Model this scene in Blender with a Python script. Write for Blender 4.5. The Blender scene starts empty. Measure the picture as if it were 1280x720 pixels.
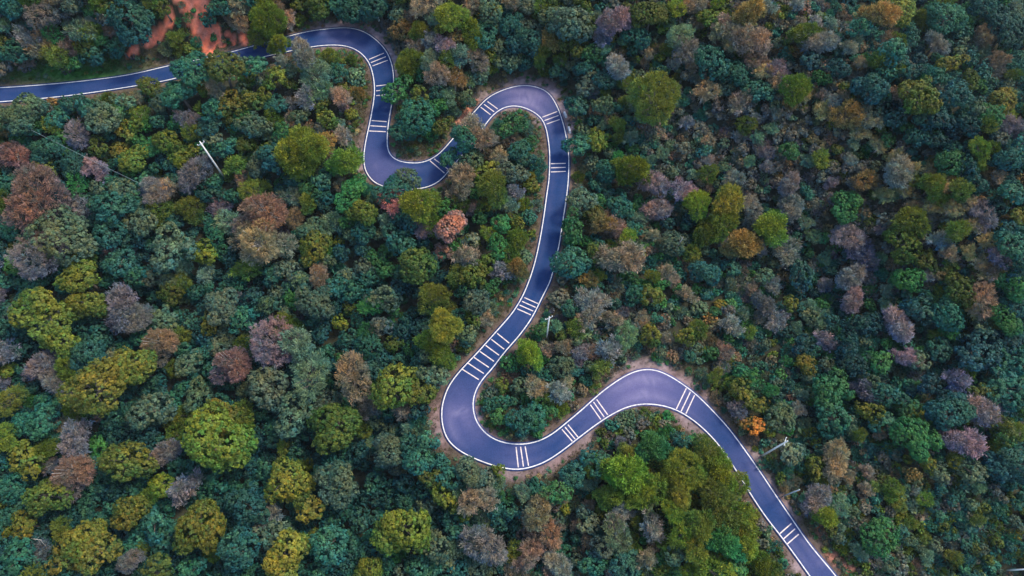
import bpy, math, random
import numpy as np
rng = np.random.default_rng(7)
HAZE = .00005
random.seed(7)
D = bpy.data
sc = bpy.context.scene
COL = sc.collection

# ------------------------------------------------------------------ camera model
CAM_H, TILT, FPX = 150.0, math.radians(24.6), 853.33
CT, ST = math.cos(TILT), math.sin(TILT)
def ray(u, v):
    u = np.asarray(u, float); v = np.asarray(v, float)
    dx = (u-640)/FPX; dy = -(v-360)/FPX
    return dx, dy*CT+ST, dy*ST-CT
def project(x, y, z):
    zz = z-CAM_H
    cy = y*CT+zz*ST; cz = -y*ST+zz*CT
    return 640+FPX*x/(-cz), 360-FPX*cy/(-cz), -cz
# the hillside the road runs on: one gently tilted plane
PC, PX, PY = -8.4, -0.025, 0.06
def plane(x, y): return PC+PX*x+PY*y
def on_plane(u, v, dz=0.0):
    dx, dy, dz_ = ray(u, v)
    t = (PC+dz-CAM_H)/(dz_-PX*dx-PY*dy)
    x, y = t*dx, t*dy
    return np.stack([x, y, plane(x, y)+dz], -1)

# ------------------------------------------------------------------ helpers
def mesh_np(name, V, F, mat=None, tint=None, smooth=False):
    """V (n,3), F (m,k) with one k."""
    me = D.meshes.new(name)
    V = np.asarray(V, np.float32); F = np.asarray(F, np.int32)
    m, k = F.shape
    me.vertices.add(len(V)); me.vertices.foreach_set('co', V.ravel())
    me.loops.add(m*k); me.loops.foreach_set('vertex_index', F.ravel())
    me.polygons.add(m)
    me.polygons.foreach_set('loop_start', np.arange(0, m*k, k, dtype=np.int32))
    me.update(calc_edges=True)
    if smooth: me.polygons.foreach_set('use_smooth', np.ones(m, bool))
    if tint is not None:
        a = me.color_attributes.new('tint', 'FLOAT_COLOR', 'POINT')
        c = np.ones((len(V), 4), np.float32); c[:, :tint.shape[1]] = tint
        a.data.foreach_set('color', c.ravel())
    if mat: me.materials.append(mat)
    return me
def link(name, me, parent=None):
    o = D.objects.new(name, me); COL.objects.link(o)
    if parent: o.parent = parent
    return o
def tag(o, label=None, cat=None, group=None, kind=None):
    for k, v in (('label', label), ('category', cat), ('group', group), ('kind', kind)):
        if v: o[k] = v
    return o
class MB:
    def __init__(s): s.v = []; s.f = []
    def tube(s, pts, radii, n=8, cap=True):
        pts = [np.array(p, float) for p in pts]; b = len(s.v)
        for i, p in enumerate(pts):
            d = pts[min(i+1, len(pts)-1)]-pts[max(i-1, 0)]; d = d/np.linalg.norm(d)
            a = np.cross(d, [0, 0, 1.] if abs(d[2]) < .9 else [1., 0, 0]); a /= np.linalg.norm(a); c = np.cross(d, a)
            for j in range(n):
                w = 2*math.pi*j/n
                s.v.append(p+radii[i]*(math.cos(w)*a+math.sin(w)*c))
        for i in range(len(pts)-1):
            for j in range(n):
                s.f.append((b+i*n+j, b+i*n+(j+1) % n, b+(i+1)*n+(j+1) % n, b+(i+1)*n+j))
        if cap:
            s.f.append(tuple(b+j for j in range(n))[::-1]); s.f.append(tuple(b+(len(pts)-1)*n+j for j in range(n)))
        return s
    def box(s, c, size, rot=0.0, taper=1.0):
        b = len(s.v); cx, cy, cz = c; sx, sy, sz = [q/2 for q in size]; cr, sr = math.cos(rot), math.sin(rot)
        for z in (-1, 1):
            for (x, y) in ((-1, -1), (1, -1), (1, 1), (-1, 1)):
                k = taper if z > 0 else 1
                X, Y = x*sx*k, y*sy*k
                s.v.append((cx+X*cr-Y*sr, cy+X*sr+Y*cr, cz+z*sz))
        for f in ((3, 2, 1, 0), (4, 5, 6, 7), (0, 1, 5, 4), (1, 2, 6, 5), (2, 3, 7, 6), (3, 0, 4, 7)):
            s.f.append(tuple(b+q for q in f))
        return s
    def mesh(s, name, mat=None, smooth=False):
        me = D.meshes.new(name); me.from_pydata([tuple(map(float, p)) for p in s.v], [], s.f); me.update()
        if smooth: me.polygons.foreach_set('use_smooth', np.ones(len(s.f), bool))
        if mat: me.materials.append(mat)
        return me

# ------------------------------------------------------------------ materials
def new_mat(name):
    m = D.materials.new(name); m.use_nodes = True
    nt = m.node_tree; nt.nodes.clear()
    out = nt.nodes.new('ShaderNodeOutputMaterial')
    return m, nt, out
def N(nt, t, **kw):
    n = nt.nodes.new(t)
    for k, v in kw.items(): setattr(n, k, v)
    return n
def mixrgb(nt, blend, fac, a, b):
    n = N(nt, 'ShaderNodeMix', data_type='RGBA', blend_type=blend)
    for idx, v in ((0, fac), (6, a), (7, b)):
        if hasattr(v, 'links') or hasattr(v, 'is_linked'): nt.links.new(v, n.inputs[idx])
        elif isinstance(v, (int, float)): n.inputs[idx].default_value = v
        else: n.inputs[idx].default_value = (*v, 1)
    return n.outputs[2]
def leaf_material(name, trans=0.28, rough=0.6, spec=0.25):
    m, nt, out = new_mat(name)
    oi = N(nt, 'ShaderNodeObjectInfo'); at = N(nt, 'ShaderNodeAttribute', attribute_name='tint')
    c = mixrgb(nt, 'MULTIPLY', 1.0, oi.outputs['Color'], at.outputs['Color'])
    p = N(nt, 'ShaderNodeBsdfPrincipled'); p.inputs['Roughness'].default_value = rough
    p.inputs['Specular IOR Level'].default_value = spec
    t = N(nt, 'ShaderNodeBsdfTranslucent'); mx = N(nt, 'ShaderNodeMixShader'); mx.inputs[0].default_value = trans
    nt.links.new(c, p.inputs['Base Color']); nt.links.new(c, t.inputs['Color'])
    nt.links.new(p.outputs[0], mx.inputs[1]); nt.links.new(t.outputs[0], mx.inputs[2])
    nt.links.new(mx.outputs[0], out.inputs[0])
    return m
def plain(name, col, rough=.7, noise=0.15, scale=3.0, spec=.3):
    m, nt, out = new_mat(name)
    p = N(nt, 'ShaderNodeBsdfPrincipled'); p.inputs['Roughness'].default_value = rough; p.inputs['Specular IOR Level'].default_value = spec
    g = N(nt, 'ShaderNodeTexCoord'); nz = N(nt, 'ShaderNodeTexNoise'); nz.inputs['Scale'].default_value = scale; nz.inputs['Detail'].default_value = 5
    nt.links.new(g.outputs['Object'], nz.inputs['Vector'])
    r = N(nt, 'ShaderNodeMapRange'); r.inputs[1].default_value = .3; r.inputs[2].default_value = .7
    r.inputs[3].default_value = 1-noise; r.inputs[4].default_value = 1+noise
    nt.links.new(nz.outputs[0], r.inputs[0])
    cb = N(nt, 'ShaderNodeCombineColor')
    for i in range(3): nt.links.new(r.outputs[0], cb.inputs[i])
    nt.links.new(mixrgb(nt, 'MULTIPLY', 1.0, col, cb.outputs[0]), p.inputs['Base Color'])
    nt.links.new(p.outputs[0], out.inputs[0])
    return m
M_leaf = leaf_material('leaf')
M_fine = leaf_material('fine_leaf', trans=.22, rough=.75, spec=.12)
M_bark = plain('bark', (.13, .115, .10), .9, .3, 2)
M_dead = plain('dead_wood', (.42, .40, .37), .85, .2, 2)
M_conc = plain('pole_concrete', (.74, .73, .69), .85, .2, 1.5)
M_concg = plain('weathered_concrete', (.50, .53, .56), .85, .15, 1.5)
M_steel = plain('galvanised_steel', (.55, .57, .58), .45, .1, 4)
M_porc = plain('porcelain', (.8, .79, .76), .3, .05, 4)
M_white = plain('white_paint_block', (.75, .75, .76), .7, .12, 2)
M_cable = plain('cable', (.20, .25, .28), .5, .05, 1)
M_sign = plain('sign_face', (.55, .72, .75), .4, .06, 3)

def asphalt():
    m, nt, out = new_mat('asphalt')
    p = N(nt, 'ShaderNodeBsdfPrincipled'); p.inputs['Roughness'].default_value = .85; p.inputs['Specular IOR Level'].default_value = .25
    at = N(nt, 'ShaderNodeAttribute', attribute_name='tint')
    g = N(nt, 'ShaderNodeNewGeometry')
    n1 = N(nt, 'ShaderNodeTexNoise'); n1.inputs['Scale'].default_value = .22; n1.inputs['Detail'].default_value = 6; n1.inputs['Roughness'].default_value = .6
    n2 = N(nt, 'ShaderNodeTexNoise'); n2.inputs['Scale'].default_value = 3.5; n2.inputs['Detail'].default_value = 8; n2.inputs['Roughness'].default_value = .75
    for n in (n1, n2): nt.links.new(g.outputs['Position'], n.inputs['Vector'])
    sep = N(nt, 'ShaderNodeSeparateColor'); nt.links.new(at.outputs['Color'], sep.inputs[0])
    add = N(nt, 'ShaderNodeMath', operation='MULTIPLY_ADD'); add.inputs[1].default_value = .42; add.inputs[2].default_value = -.20
    nt.links.new(n1.outputs[0], add.inputs[0])
    s = N(nt, 'ShaderNodeMath', operation='ADD', use_clamp=True); nt.links.new(sep.outputs[0], s.inputs[0]); nt.links.new(add.outputs[0], s.inputs[1])
    c = mixrgb(nt, 'MIX', s.outputs[0], ASPH_DARK, ASPH_WORN)
    r = N(nt, 'ShaderNodeMapRange'); r.inputs[1].default_value = .25; r.inputs[2].default_value = .75; r.inputs[3].default_value = .66; r.inputs[4].default_value = 1.34
    nt.links.new(n2.outputs[0], r.inputs[0])
    cb = N(nt, 'ShaderNodeCombineColor')
    for i in range(3): nt.links.new(r.outputs[0], cb.inputs[i])
    c = mixrgb(nt, 'MULTIPLY', 1.0, c, cb.outputs[0])
    # wheel paths and drips: a thin second wear channel
    c = mixrgb(nt, 'MIX', sep.outputs[1], c, ASPH_DUST)
    nt.links.new(c, p.inputs['Base Color'])
    b = N(nt, 'ShaderNodeBump'); b.inputs['Strength'].default_value = .25; b.inputs['Distance'].default_value = .02
    nt.links.new(n2.outputs[0], b.inputs['Height']); nt.links.new(b.outputs[0], p.inputs['Normal'])
    nt.links.new(p.outputs[0], out.inputs[0])
    return m
ASPH_DARK, ASPH_WORN, ASPH_DUST = (.005, .032, .122), (.114, .106, .235), (.30, .27, .40)
M_asph = asphalt()
def paint():
    m, nt, out = new_mat('road_paint')
    p = N(nt, 'ShaderNodeBsdfPrincipled'); p.inputs['Roughness'].default_value = .7
    at = N(nt, 'ShaderNodeAttribute', attribute_name='tint')
    g = N(nt, 'ShaderNodeNewGeometry')
    n2 = N(nt, 'ShaderNodeTexNoise'); n2.inputs['Scale'].default_value = 1.6; n2.inputs['Detail'].default_value = 8; n2.inputs['Roughness'].default_value = .8
    nt.links.new(g.outputs['Position'], n2.inputs['Vector'])
    r = N(nt, 'ShaderNodeMapRange'); r.inputs[1].default_value = .44; r.inputs[2].default_value = .68; r.inputs[3].default_value = .05; r.inputs[4].default_value = .85
    nt.links.new(n2.outputs[0], r.inputs[0])
    nt.links.new(mixrgb(nt, 'MIX', r.outputs[0], at.outputs['Color'], (.22, .22, .32)), p.inputs['Base Color'])
    nt.links.new(p.outputs[0], out.inputs[0])
    return m
M_paint = paint()
def soil():
    m, nt, out = new_mat('soil')
    p = N(nt, 'ShaderNodeBsdfPrincipled'); p.inputs['Roughness'].default_value = .95; p.inputs['Specular IOR Level'].default_value = .1
    at = N(nt, 'ShaderNodeAttribute', attribute_name='tint'); g = N(nt, 'ShaderNodeNewGeometry')
    n1 = N(nt, 'ShaderNodeTexNoise'); n1.inputs['Scale'].default_value = .55; n1.inputs['Detail'].default_value = 9; n1.inputs['Roughness'].default_value = .75
    nt.links.new(g.outputs['Position'], n1.inputs['Vector'])
    r = N(nt, 'ShaderNodeMapRange'); r.inputs[1].default_value = .3; r.inputs[2].default_value = .7; r.inputs[3].default_value = .5; r.inputs[4].default_value = 1.45
    nt.links.new(n1.outputs[0], r.inputs[0])
    cb = N(nt, 'ShaderNodeCombineColor')
    for i in range(3): nt.links.new(r.outputs[0], cb.inputs[i])
    nt.links.new(mixrgb(nt, 'MULTIPLY', 1.0, at.outputs['Color'], cb.outputs[0]), p.inputs['Base Color'])
    b = N(nt, 'ShaderNodeBump'); b.inputs['Strength'].default_value = .8; b.inputs['Distance'].default_value = .25
    nt.links.new(n1.outputs[0], b.inputs['Height']); nt.links.new(b.outputs[0], p.inputs['Normal'])
    nt.links.new(p.outputs[0], out.inputs[0])
    return m
M_soil = soil()

# ------------------------------------------------------------------ the road: two edge lines
L_PX = [(-170,118),(-80,114),(0,110),(45,107),(100,102),(160,94),(220,80.5),(262,72),(320,57),(377,41.5),(400,37.5),(430,35),(442,36),(455,40),(470,50),(482,63),
 (488,75),(491.5,90),(492,105),(490.5,125),(487,145),(484.5,165),(484,180),(485.5,190),(491,197.5),(500,202),(512.5,204),(527.5,203.5),(537.5,200),
 (549,192.5),(559,182),(570,169),(582,153),(597.5,135),(610,122.5),(622.5,115.5),(637.5,110),(655,107),(670,109),(685,116),(696,132.5),(702.5,150),
 (707.5,170),(710.5,190),(711,205),(710,230),(705,267),(699,305),(691,340),(687.5,352),(677.5,372),(665,397),(649,419.5),(631,440),(615,461),
 (602.5,475),(594,490),(591,505),(592,515),(595,526),(605,540),(617.5,549),(635,554.5),(652.5,555.5),(670,552.5),(687.5,544.5),(707.5,529),
 (730,510),(752.5,490),(775,474),(790,466),(805,462),(820,463),(837.5,470.5),(857.5,483.5),(872.5,495.5),(892.5,515.5),(911,536),(930,561.5),
 (950,590),(970,620),(992.5,653),(1012.5,681.5),(1044,719.5),(1080,768),(1120,822)]
R_PX = [(-170,136),(-80,132.5),(0,127.5),(61,122.5),(100,118),(135,113),(170,107.5),(207,101),(260,88),(320,73.5),(380,60.5),(405,57),(427,57),(440,60),
 (452.5,67.5),(462,80),(466,92.5),(468,105),(468,120),(465,140),(461,160),(457,179),(455,195),(456,210),(460,219),(468,228),(482,234),(500,237),(520,236.5),
 (536,233.5),(550,226),(562.5,212),(576,196),(590,179),(606,157),(614,146.5),(622.5,139),(632.5,133.8),(645,132.5),(657.5,135.5),(670,142),(677.5,149),
 (682.5,160),(685,172.5),(687,190),(687,210),(686,227.5),(684,240),(680,270),(674,305),(667.5,332.5),(660,355),(652.5,372),(640,392),(620,415),
 (595,443),(572.5,467),(560,485),(554,502.5),(552,515),(554,535),(560,550),(572.5,562),(587.5,570.5),(605,577.8),(625,584),(645,587),(660,585),
 (680,578),(700,565.5),(722.5,548),(745,531),(765,518),(785,508.5),(805,505),(827.5,507),(847.5,513.5),(867.5,526),(885,541.5),(900,558.5),
 (920,588),(941,622),(957.5,646.5),(975,669),(992.5,692.5),(1010,717),(1043,765),(1082,822)]
def spline(P, n=12):
    P = np.array(P, float); Q = np.vstack([2*P[0]-P[1], P, 2*P[-1]-P[-2]]); out = []
    for i in range(1, len(Q)-2):
        p0, p1, p2, p3 = Q[i-1:i+3]; a = .5
        t0 = 0; t1 = np.linalg.norm(p1-p0)**a; t2 = t1+np.linalg.norm(p2-p1)**a; t3 = t2+np.linalg.norm(p3-p2)**a
        for t in np.linspace(t1, t2, n, endpoint=False):
            A1 = (t1-t)/(t1-t0)*p0+(t-t0)/(t1-t0)*p1; A2 = (t2-t)/(t2-t1)*p1+(t-t1)/(t2-t1)*p2; A3 = (t3-t)/(t3-t2)*p2+(t-t2)/(t3-t2)*p3
            B1 = (t2-t)/(t2-t0)*A1+(t-t0)/(t2-t0)*A2; B2 = (t3-t)/(t3-t1)*A2+(t-t1)/(t3-t1)*A3
            out.append((t2-t)/(t2-t1)*B1+(t-t1)/(t2-t1)*B2)
    out.append(P[-1]); return np.array(out)
def resample(P, step):
    d = np.linalg.norm(np.diff(P, axis=0), axis=1); s = np.r_[0, np.cumsum(d)]; n = int(s[-1]/step)+1
    q = np.linspace(0, s[-1], n)
    return np.stack([np.interp(q, s, P[:, k]) for k in range(P.shape[1])], 1)
def smooth(P, it=2):
    P = P.copy()
    for _ in range(it): P[1:-1] = .25*P[:-2]+.5*P[1:-1]+.25*P[2:]
    return P
sl, sr_ = spline(L_PX), spline(R_PX)
Lw = smooth(resample(on_plane(sl[:, 0], sl[:, 1]), 0.8), 4)
Rw = smooth(resample(on_plane(sr_[:, 0], sr_[:, 1]), 0.8), 4)
def dtw(A, B):
    n, m = len(A), len(B)
    C = np.linalg.norm(A[:, None, :2]-B[None, :, :2], axis=2)**2
    acc = np.full((n, m), 1e18); acc[0, 0] = C[0, 0]
    for j in range(1, m): acc[0, j] = acc[0, j-1]+C[0, j]
    for i in range(1, n):
        prev, row, c = acc[i-1], acc[i], C[i]
        best = np.minimum(prev, np.r_[1e18, prev[:-1]-0*1]); last = 1e18
        for j in range(m):
            v = best[j] if best[j] < last else last
            last = v+c[j]; row[j] = last
    i, j = n-1, m-1; path = [(i, j)]
    while i or j:
        o = []
        if i and j: o.append((acc[i-1, j-1], i-1, j-1))
        if i: o.append((acc[i-1, j], i-1, j))
        if j: o.append((acc[i, j-1], i, j-1))
        _, i, j = min(o); path.append((i, j))
    return path[::-1]
pairs = dtw(Lw, Rw)
MID = resample(np.array([(Lw[i]+Rw[j])/2 for i, j in pairs]), 1.0)
def normals2(P):
    T = np.gradient(P[:, :2], axis=0); T /= np.linalg.norm(T, axis=1)[:, None]+1e-9
    return np.stack([-T[:, 1], T[:, 0]], 1)
def off(P, d):   # to the left of travel (+)
    Q = P.copy(); Q[:, :2] += normals2(P)*d; Q[:, 2] = plane(Q[:, 0], Q[:, 1]); return Q
# curvature of the centreline -> worn, dusty bends
T = np.gradient(smooth(MID, 10)[:, :2], axis=0); ang = np.unwrap(np.arctan2(T[:, 1], T[:, 0]))
kappa = np.abs(np.gradient(ang)); ker = np.ones(15)/15; kappa = np.convolve(kappa, ker, 'same')
WEAR_PX = [(660,120,38,.8),(800,485,70,.85),(640,120,30,.3),(845,495,40,.35),(575,520,45,.5),(470,215,34,.45),(430,45,28,.25),(640,570,35,.25),(1020,700,60,.3),(940,585,40,.25)]
def wear_at(P):
    u, v, _ = project(P[:, 0], P[:, 1], P[:, 2])
    w = np.full(len(P), .02)
    for a, b, r, s in WEAR_PX: w = np.maximum(w, s*np.exp(-((u-a)**2+(v-b)**2)/(r*r))+.02)
    return w
ZR = 0.12   # road surface above the formed ground
def build_road():
    # cross section of 9 points per matched pair, outside the lines by 0.45 m
    Lo, Ro = off(Lw, .45), off(Rw, -.45); K = 9
    V = []; F = []; W = []
    for (i, j) in pairs:
        for k in range(K): V.append(Lo[i]*(1-k/(K-1))+Ro[j]*(k/(K-1)))
    V = np.array(V); V[:, 2] = plane(V[:, 0], V[:, 1])+ZR
    for a in range(len(pairs)-1):
        for k in range(K-1): F.append((a*K+k, a*K+k+1, (a+1)*K+k+1, (a+1)*K+k))
    w = wear_at(V); tr = np.zeros(len(V)); kk = np.arange(len(V)) % K
    jit = rng.random(len(V))*.5+.5
    tr[(kk == 2) | (kk == 6)] = .14; tr[(kk == 3) | (kk == 5)] = .06; tr = tr*(.25+w*2)*jit*np.clip(.6+.8*np.sin(V[:, 0]*.23+np.sin(V[:, 1]*.31)), 0, 1.4)
    uu, vv, _ = project(V[:, 0], V[:, 1], V[:, 2])
    for a, b, r in ((814,478,9),(806,490,5),(608,535,8),(575,515,10),(660,122,14),(505,215,6),(470,208,5),(860,490,5),(1030,705,8)): tr += .35*np.exp(-((uu-a)**2+((vv-b)*1.7)**2)/(r*r))*rng.random(len(V))
    # kerb-like drop at both edges
    t = np.stack([w, tr, np.zeros(len(V))], 1)
    n0 = len(V); S = []; 
    for a in range(len(pairs)):
        for k in (0, K-1):
            p = V[a*K+k].copy(); p[2] -= .35; S.append(p)
    S = np.array(S)
    for a in range(len(pairs)-1):
        F.append((n0+2*a, a*K, (a+1)*K, n0+2*a+2)); F.append((a*K+K-1, n0+2*a+1, n0+2*a+3, (a+1)*K+K-1))
    me = mesh_np('road', np.vstack([V, S]), F, M_asph, np.vstack([t, np.repeat(t[::K], 2, 0)]))
    tag(link('road', me), kind='structure')
build_road()
def strip(P, width, dz, col):
    A, B = off(P, width/2), off(P, -width/2); n = len(P)
    V = np.empty((2*n, 3)); V[0::2] = A; V[1::2] = B; V[:, 2] = plane(V[:, 0], V[:, 1])+ZR+dz
    F = [(2*i, 2*i+1, 2*i+3, 2*i+2) for i in range(n-1)]
    return V, np.array(F), np.tile(col, (2*n, 1))
WHITE = (.78, .77, .75)
Va, Fa, Ca = strip(Lw, .235, .004, WHITE); Vb, Fb, Cb = strip(Rw, .235, .004, WHITE)
me = mesh_np('edge_line', np.vstack([Va, Vb]), np.vstack([Fa, Fb+len(Va)]), M_paint, np.vstack([Ca, Cb]))
tag(link('road_edge_line', me), kind='structure')
# transverse rumble bars (end points of the outermost bars; count)
BARS = [((461,74.8),(480.5,66.5),(465.2,83),(485.2,75.5),3),((469.8,108),(488.8,105.5),(469.8,120),(488.3,118.2),3),((464,151),(484,152.5),(461,164),(483,165),3),
 ((537,200.8),(556,217),(542.5,198.8),(560.5,212),2),((609,127),(622.5,136.8),(600.5,134),(613.5,144),3),((677.5,147),(697,139.5),(682.8,155.5),(700,149.5),3),
 ((688,205),(707.5,204.5),(688,215.3),(707.5,214.5),3),((655,372),(673,380),(646,386),(664,394),4),((621,416.5),(637,429.5),(577.5,461.5),(599,475),7),
 ((645,558.3),(648,585),(656.3,557.5),(660.8,583),3),((702,536.3),(715.8,552.3),(709.5,530.5),(723,547.2),3),((737.5,505.5),(751.3,525),(745.5,499),(760,519.3),3),
 ((858,485),(845,512),(868.3,493.7),(857,517.8),3),((989.5,654),(973.8,667.8),(998.7,667.3),(982.5,681.2),3)]
V = []; F = []; Cc = []
for a0, b0, a1, b1, n in BARS:
    for k in range(n):
        f = k/(n-1); a = np.array(a0)*(1-f)+np.array(a1)*f; b = np.array(b0)*(1-f)+np.array(b1)*f
        A = on_plane(*a); B = on_plane(*b); d = (B-A)[:2]; ln = np.linalg.norm(d); d /= ln; nn = np.array([-d[1], d[0]])*.125
        A2 = A[:2]+d*.12; B2 = B[:2]-d*.12; i = len(V)
        for q in (A2+nn, A2-nn, B2-nn, B2+nn): V.append((q[0], q[1], plane(*q)+ZR+.006))
        F.append((i, i+1, i+2, i+3)); Cc += [(.78, .66, .60)]*4
tag(link('road_stripe_marking', mesh_np('rumble_stripes', V, F, M_paint, np.array(Cc))), kind='structure')

# ------------------------------------------------------------------ terrain
def sstep(a, b, x):
    t = np.clip((x-a)/(b-a), 0, 1); return t*t*(3-2*t)
def w_at(u, v): return on_plane(u, v)[:2]
BUMPS = [((230,-30),15,32),((70,-40),13,34),((480,-45),9,36),((700,-20),6,30),((560,80),2.5,16),((150,300),-6,40),((80,560),-9,45),((430,640),-6,36),
         ((860,650),4,16),((990,390),-5,24),((620,200),1.5,12),((680,640),-5,20),((750,420),3,18)]
BUMPS = [(w_at(*p), a, s) for p, a, s in BUMPS]
RIDGE = np.array([w_at(u, v) for u, v in [(820,-60),(880,10),(985,90),(1105,165),(1185,235),(1238,310),(1225,390),(1200,460),(1235,560),(1290,640)]])
CREST = np.array([12,12,13,14,14,13,9,4,2,0.])
def seg_dist(X, Y, P, vals=None):
    best = np.full(X.shape, 1e9); side = np.zeros(X.shape); val = np.zeros(X.shape)
    for i in range(len(P)-1):
        a, b = P[i], P[i+1]; d = b-a; l2 = d@d
        t = np.clip(((X-a[0])*d[0]+(Y-a[1])*d[1])/l2, 0, 1)
        dist = np.hypot(X-a[0]-t*d[0], Y-a[1]-t*d[1])
        m = dist < best; best = np.where(m, dist, best)
        s = np.sign(d[0]*(Y-a[1])-d[1]*(X-a[0])); side = np.where(m, s, side)
        if vals is not None: val = np.where(m, vals[i]*(1-t)+vals[i+1]*t, val)
    return best, side, val
def vnoise(X, Y):
    return (np.sin(X*.11+1.3*np.sin(Y*.07))*np.cos(Y*.13+.9*np.sin(X*.05))*1.1+np.sin(X*.31+Y*.17)*np.sin(Y*.29-X*.08)*.45)
def road_dist(X, Y):
    x = X.ravel(); y = Y.ravel(); out = np.empty(len(x)); P = np.vstack([MID[:, :2], Lw[:, :2], Rw[:, :2]]+[np.array([Lw[i]*(1-f)+Rw[j]*f for i, j in pairs[::2]])[:, :2] for f in (.2, .35, .65, .8)])
    for i in range(0, len(x), 20000):
        d = (x[i:i+20000, None]-P[None, :, 0])**2+(y[i:i+20000, None]-P[None, :, 1])**2
        out[i:i+20000] = np.sqrt(d.min(1))+2.7
    return out.reshape(X.shape)
def height(X, Y, dist):
    hills = np.zeros(X.shape)
    for (c, a, s) in BUMPS: hills += a*np.exp(-((X-c[0])**2+(Y-c[1])**2)/(2*s*s))
    d, side, cr = seg_dist(X, Y, RIDGE, CREST)
    hills += np.where(side > 0, 1.5*cr-(1.5*cr+36)*sstep(0, 40, d), 1.5*cr*np.exp(-(d/34)**2))
    hills += vnoise(X, Y)*1.3
    far = sstep(250, 600, np.hypot(X, Y-100))
    return plane(X, Y)*(1-far)+hills*sstep(4.6, 20, dist)*(1-far)-10*far
def axis(lo, hi, step, outer):
    core = np.arange(lo, hi+step/2, step); ext = [step*1.5]
    while sum(ext) < outer: ext.append(ext[-1]*1.35)
    e = np.cumsum(ext); return np.r_[lo-e[::-1], core, hi+e]
GX, GY = axis(-215, 215, .9, 900), axis(-25, 225, .9, 900)
XX, YY = np.meshgrid(GX, GY)
DD = road_dist(XX, YY); ZZ = height(XX, YY, DD)
def bil(A, x, y):
    i = np.clip(np.searchsorted(GX, x)-1, 0, len(GX)-2); j = np.clip(np.searchsorted(GY, y)-1, 0, len(GY)-2)
    fx = (x-GX[i])/(GX[i+1]-GX[i]); fy = (y-GY[j])/(GY[j+1]-GY[j])
    return (A[j, i]*(1-fx)+A[j, i+1]*fx)*(1-fy)+(A[j+1, i]*(1-fx)+A[j+1, i+1]*fx)*fy
def ground(x, y): return bil(ZZ, np.asarray(x, float), np.asarray(y, float))
def hit(u, v, h=0.0):
    """first point where the view ray meets the ground raised by h"""
    u = np.atleast_1d(np.asarray(u, float)); v = np.atleast_1d(np.asarray(v, float)); h = np.broadcast_to(np.asarray(h, float), u.shape)
    dx, dy, dz = ray(u, v); ts = np.linspace(80, 330, 500)
    x = dx[:, None]*ts; y = dy[:, None]*ts; z = CAM_H+dz[:, None]*ts
    below = z < ground(x, y)+h[:, None]; k = np.where(below.any(1), below.argmax(1), len(ts)-1); k = np.maximum(k, 1)
    lo, hi = ts[k-1], ts[k]
    for _ in range(12):
        m = (lo+hi)/2; b = CAM_H+dz*m < ground(dx*m, dy*m)+h; hi = np.where(b, m, hi); lo = np.where(b, lo, m)
    return dx*hi, dy*hi, CAM_H+dz*hi-h, hi
# ground colours: forest floor, verge, bare red earth
UU, VV, _ = project(XX, YY, ZZ)
def stroke(pts, wob=1.0):
    """distance in metres-ish mask (0..1) of a stroke list of (u,v,r)"""
    m = np.zeros(XX.shape)
    for (u0, v0, r0), (u1, v1, r1) in zip(pts[:-1], pts[1:]):
        dx, dy = u1-u0, v1-v0; t = np.clip(((UU-u0)*dx+(VV-v0)*dy)/(dx*dx+dy*dy+1e-6), 0, 1)
        d = np.hypot(UU-u0-t*dx, VV-v0-t*dy); r = (r0+(r1-r0)*t)*.76
        m = np.maximum(m, sstep(1.15, .75, d/r+wob*.28*np.sin(UU*.9+VV*.5)*np.sin(VV*.7-UU*.33)))
    return m
SCAR = [[(222,-40,20),(226,-5,15),(238,14,13),(250,32,15),(258,52,13),(262,62,9)],[(268,36,9),(278,56,5)],[(252,-10,12),(258,14,10),(262,30,9)],[(286,42,7),(292,50,5)],[(304,34,5),(306,58,6)],
        [(214,12,6),(210,26,7),(204,36,7)],[(196,44,10),(184,52,9)],[(168,62,7),(160,70,4)]]
scar = np.zeros(XX.shape)
for s in SCAR: scar = np.maximum(scar, stroke(s))
tan_scar = np.zeros(XX.shape)
for s in ([(592,128,7),(578,144,5),(572,152,3)],[(1222,352,5),(1250,338,6),(1252,360,6)],[(1020,655,9),(1032,672,7)],[(1040,695,11),(1062,712,10)]): tan_scar = np.maximum(tan_scar, stroke(s))
PALE = [(420,30,26,1),(470,42,16,1.2),(492,66,12,1.2),(495,85,10,.8),(655,101,26,.6),(690,112,14,1.1),(706,135,12,1.1),(712,160,10,.8),(710,185,7,.4),(490,200,9,.8),(503,207,8,.9),(520,207,8,.5),
        (448,190,11,.5),(450,215,10,.6),(592,500,8,.7),(594,520,9,1),(602,540,9,.9),(618,552,7,.6),(800,458,20,.6),(830,462,16,.7),(855,478,14,.7),(880,500,12,.5),(770,475,10,.4),(548,540,12,.5),
        (690,575,20,.4),(640,592,14,.5),(730,548,14,.4),(860,528,16,.55),(880,545,10,.5),(940,570,12,.45),(965,606,14,.5),(985,640,12,.4),(1000,712,14,.7),(640,131,14,.5),(670,148,9,.6),(600,115,14,.6)]
nz = np.sin(XX*1.9+np.sin(YY*1.1)*1.7)*np.sin(YY*1.7+np.sin(XX*.8)*1.3); nz2 = vnoise(XX*3.1+40, YY*3.3)
shade = 1+.25*nz
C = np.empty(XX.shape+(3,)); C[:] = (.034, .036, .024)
def lay(mask, col):
    global C
    m = np.clip(mask, 0, 1)[..., None]; C = C*(1-m)+np.array(col)*m
lay(sstep(9.5, 4.5, DD+1.6*nz+1.0*nz2), (.090, .075, .048))          # dry verge
lay(sstep(6.2, 3.9, DD+1.1*nz+.9*nz2)*.75, (.120, .084, .078))         # earth shoulder
pale = np.zeros(XX.shape)
for u, v, r, s in PALE: pale = np.maximum(pale, s*np.exp(-((UU-u)**2+(VV-v)**2)/(r*r)))
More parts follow.
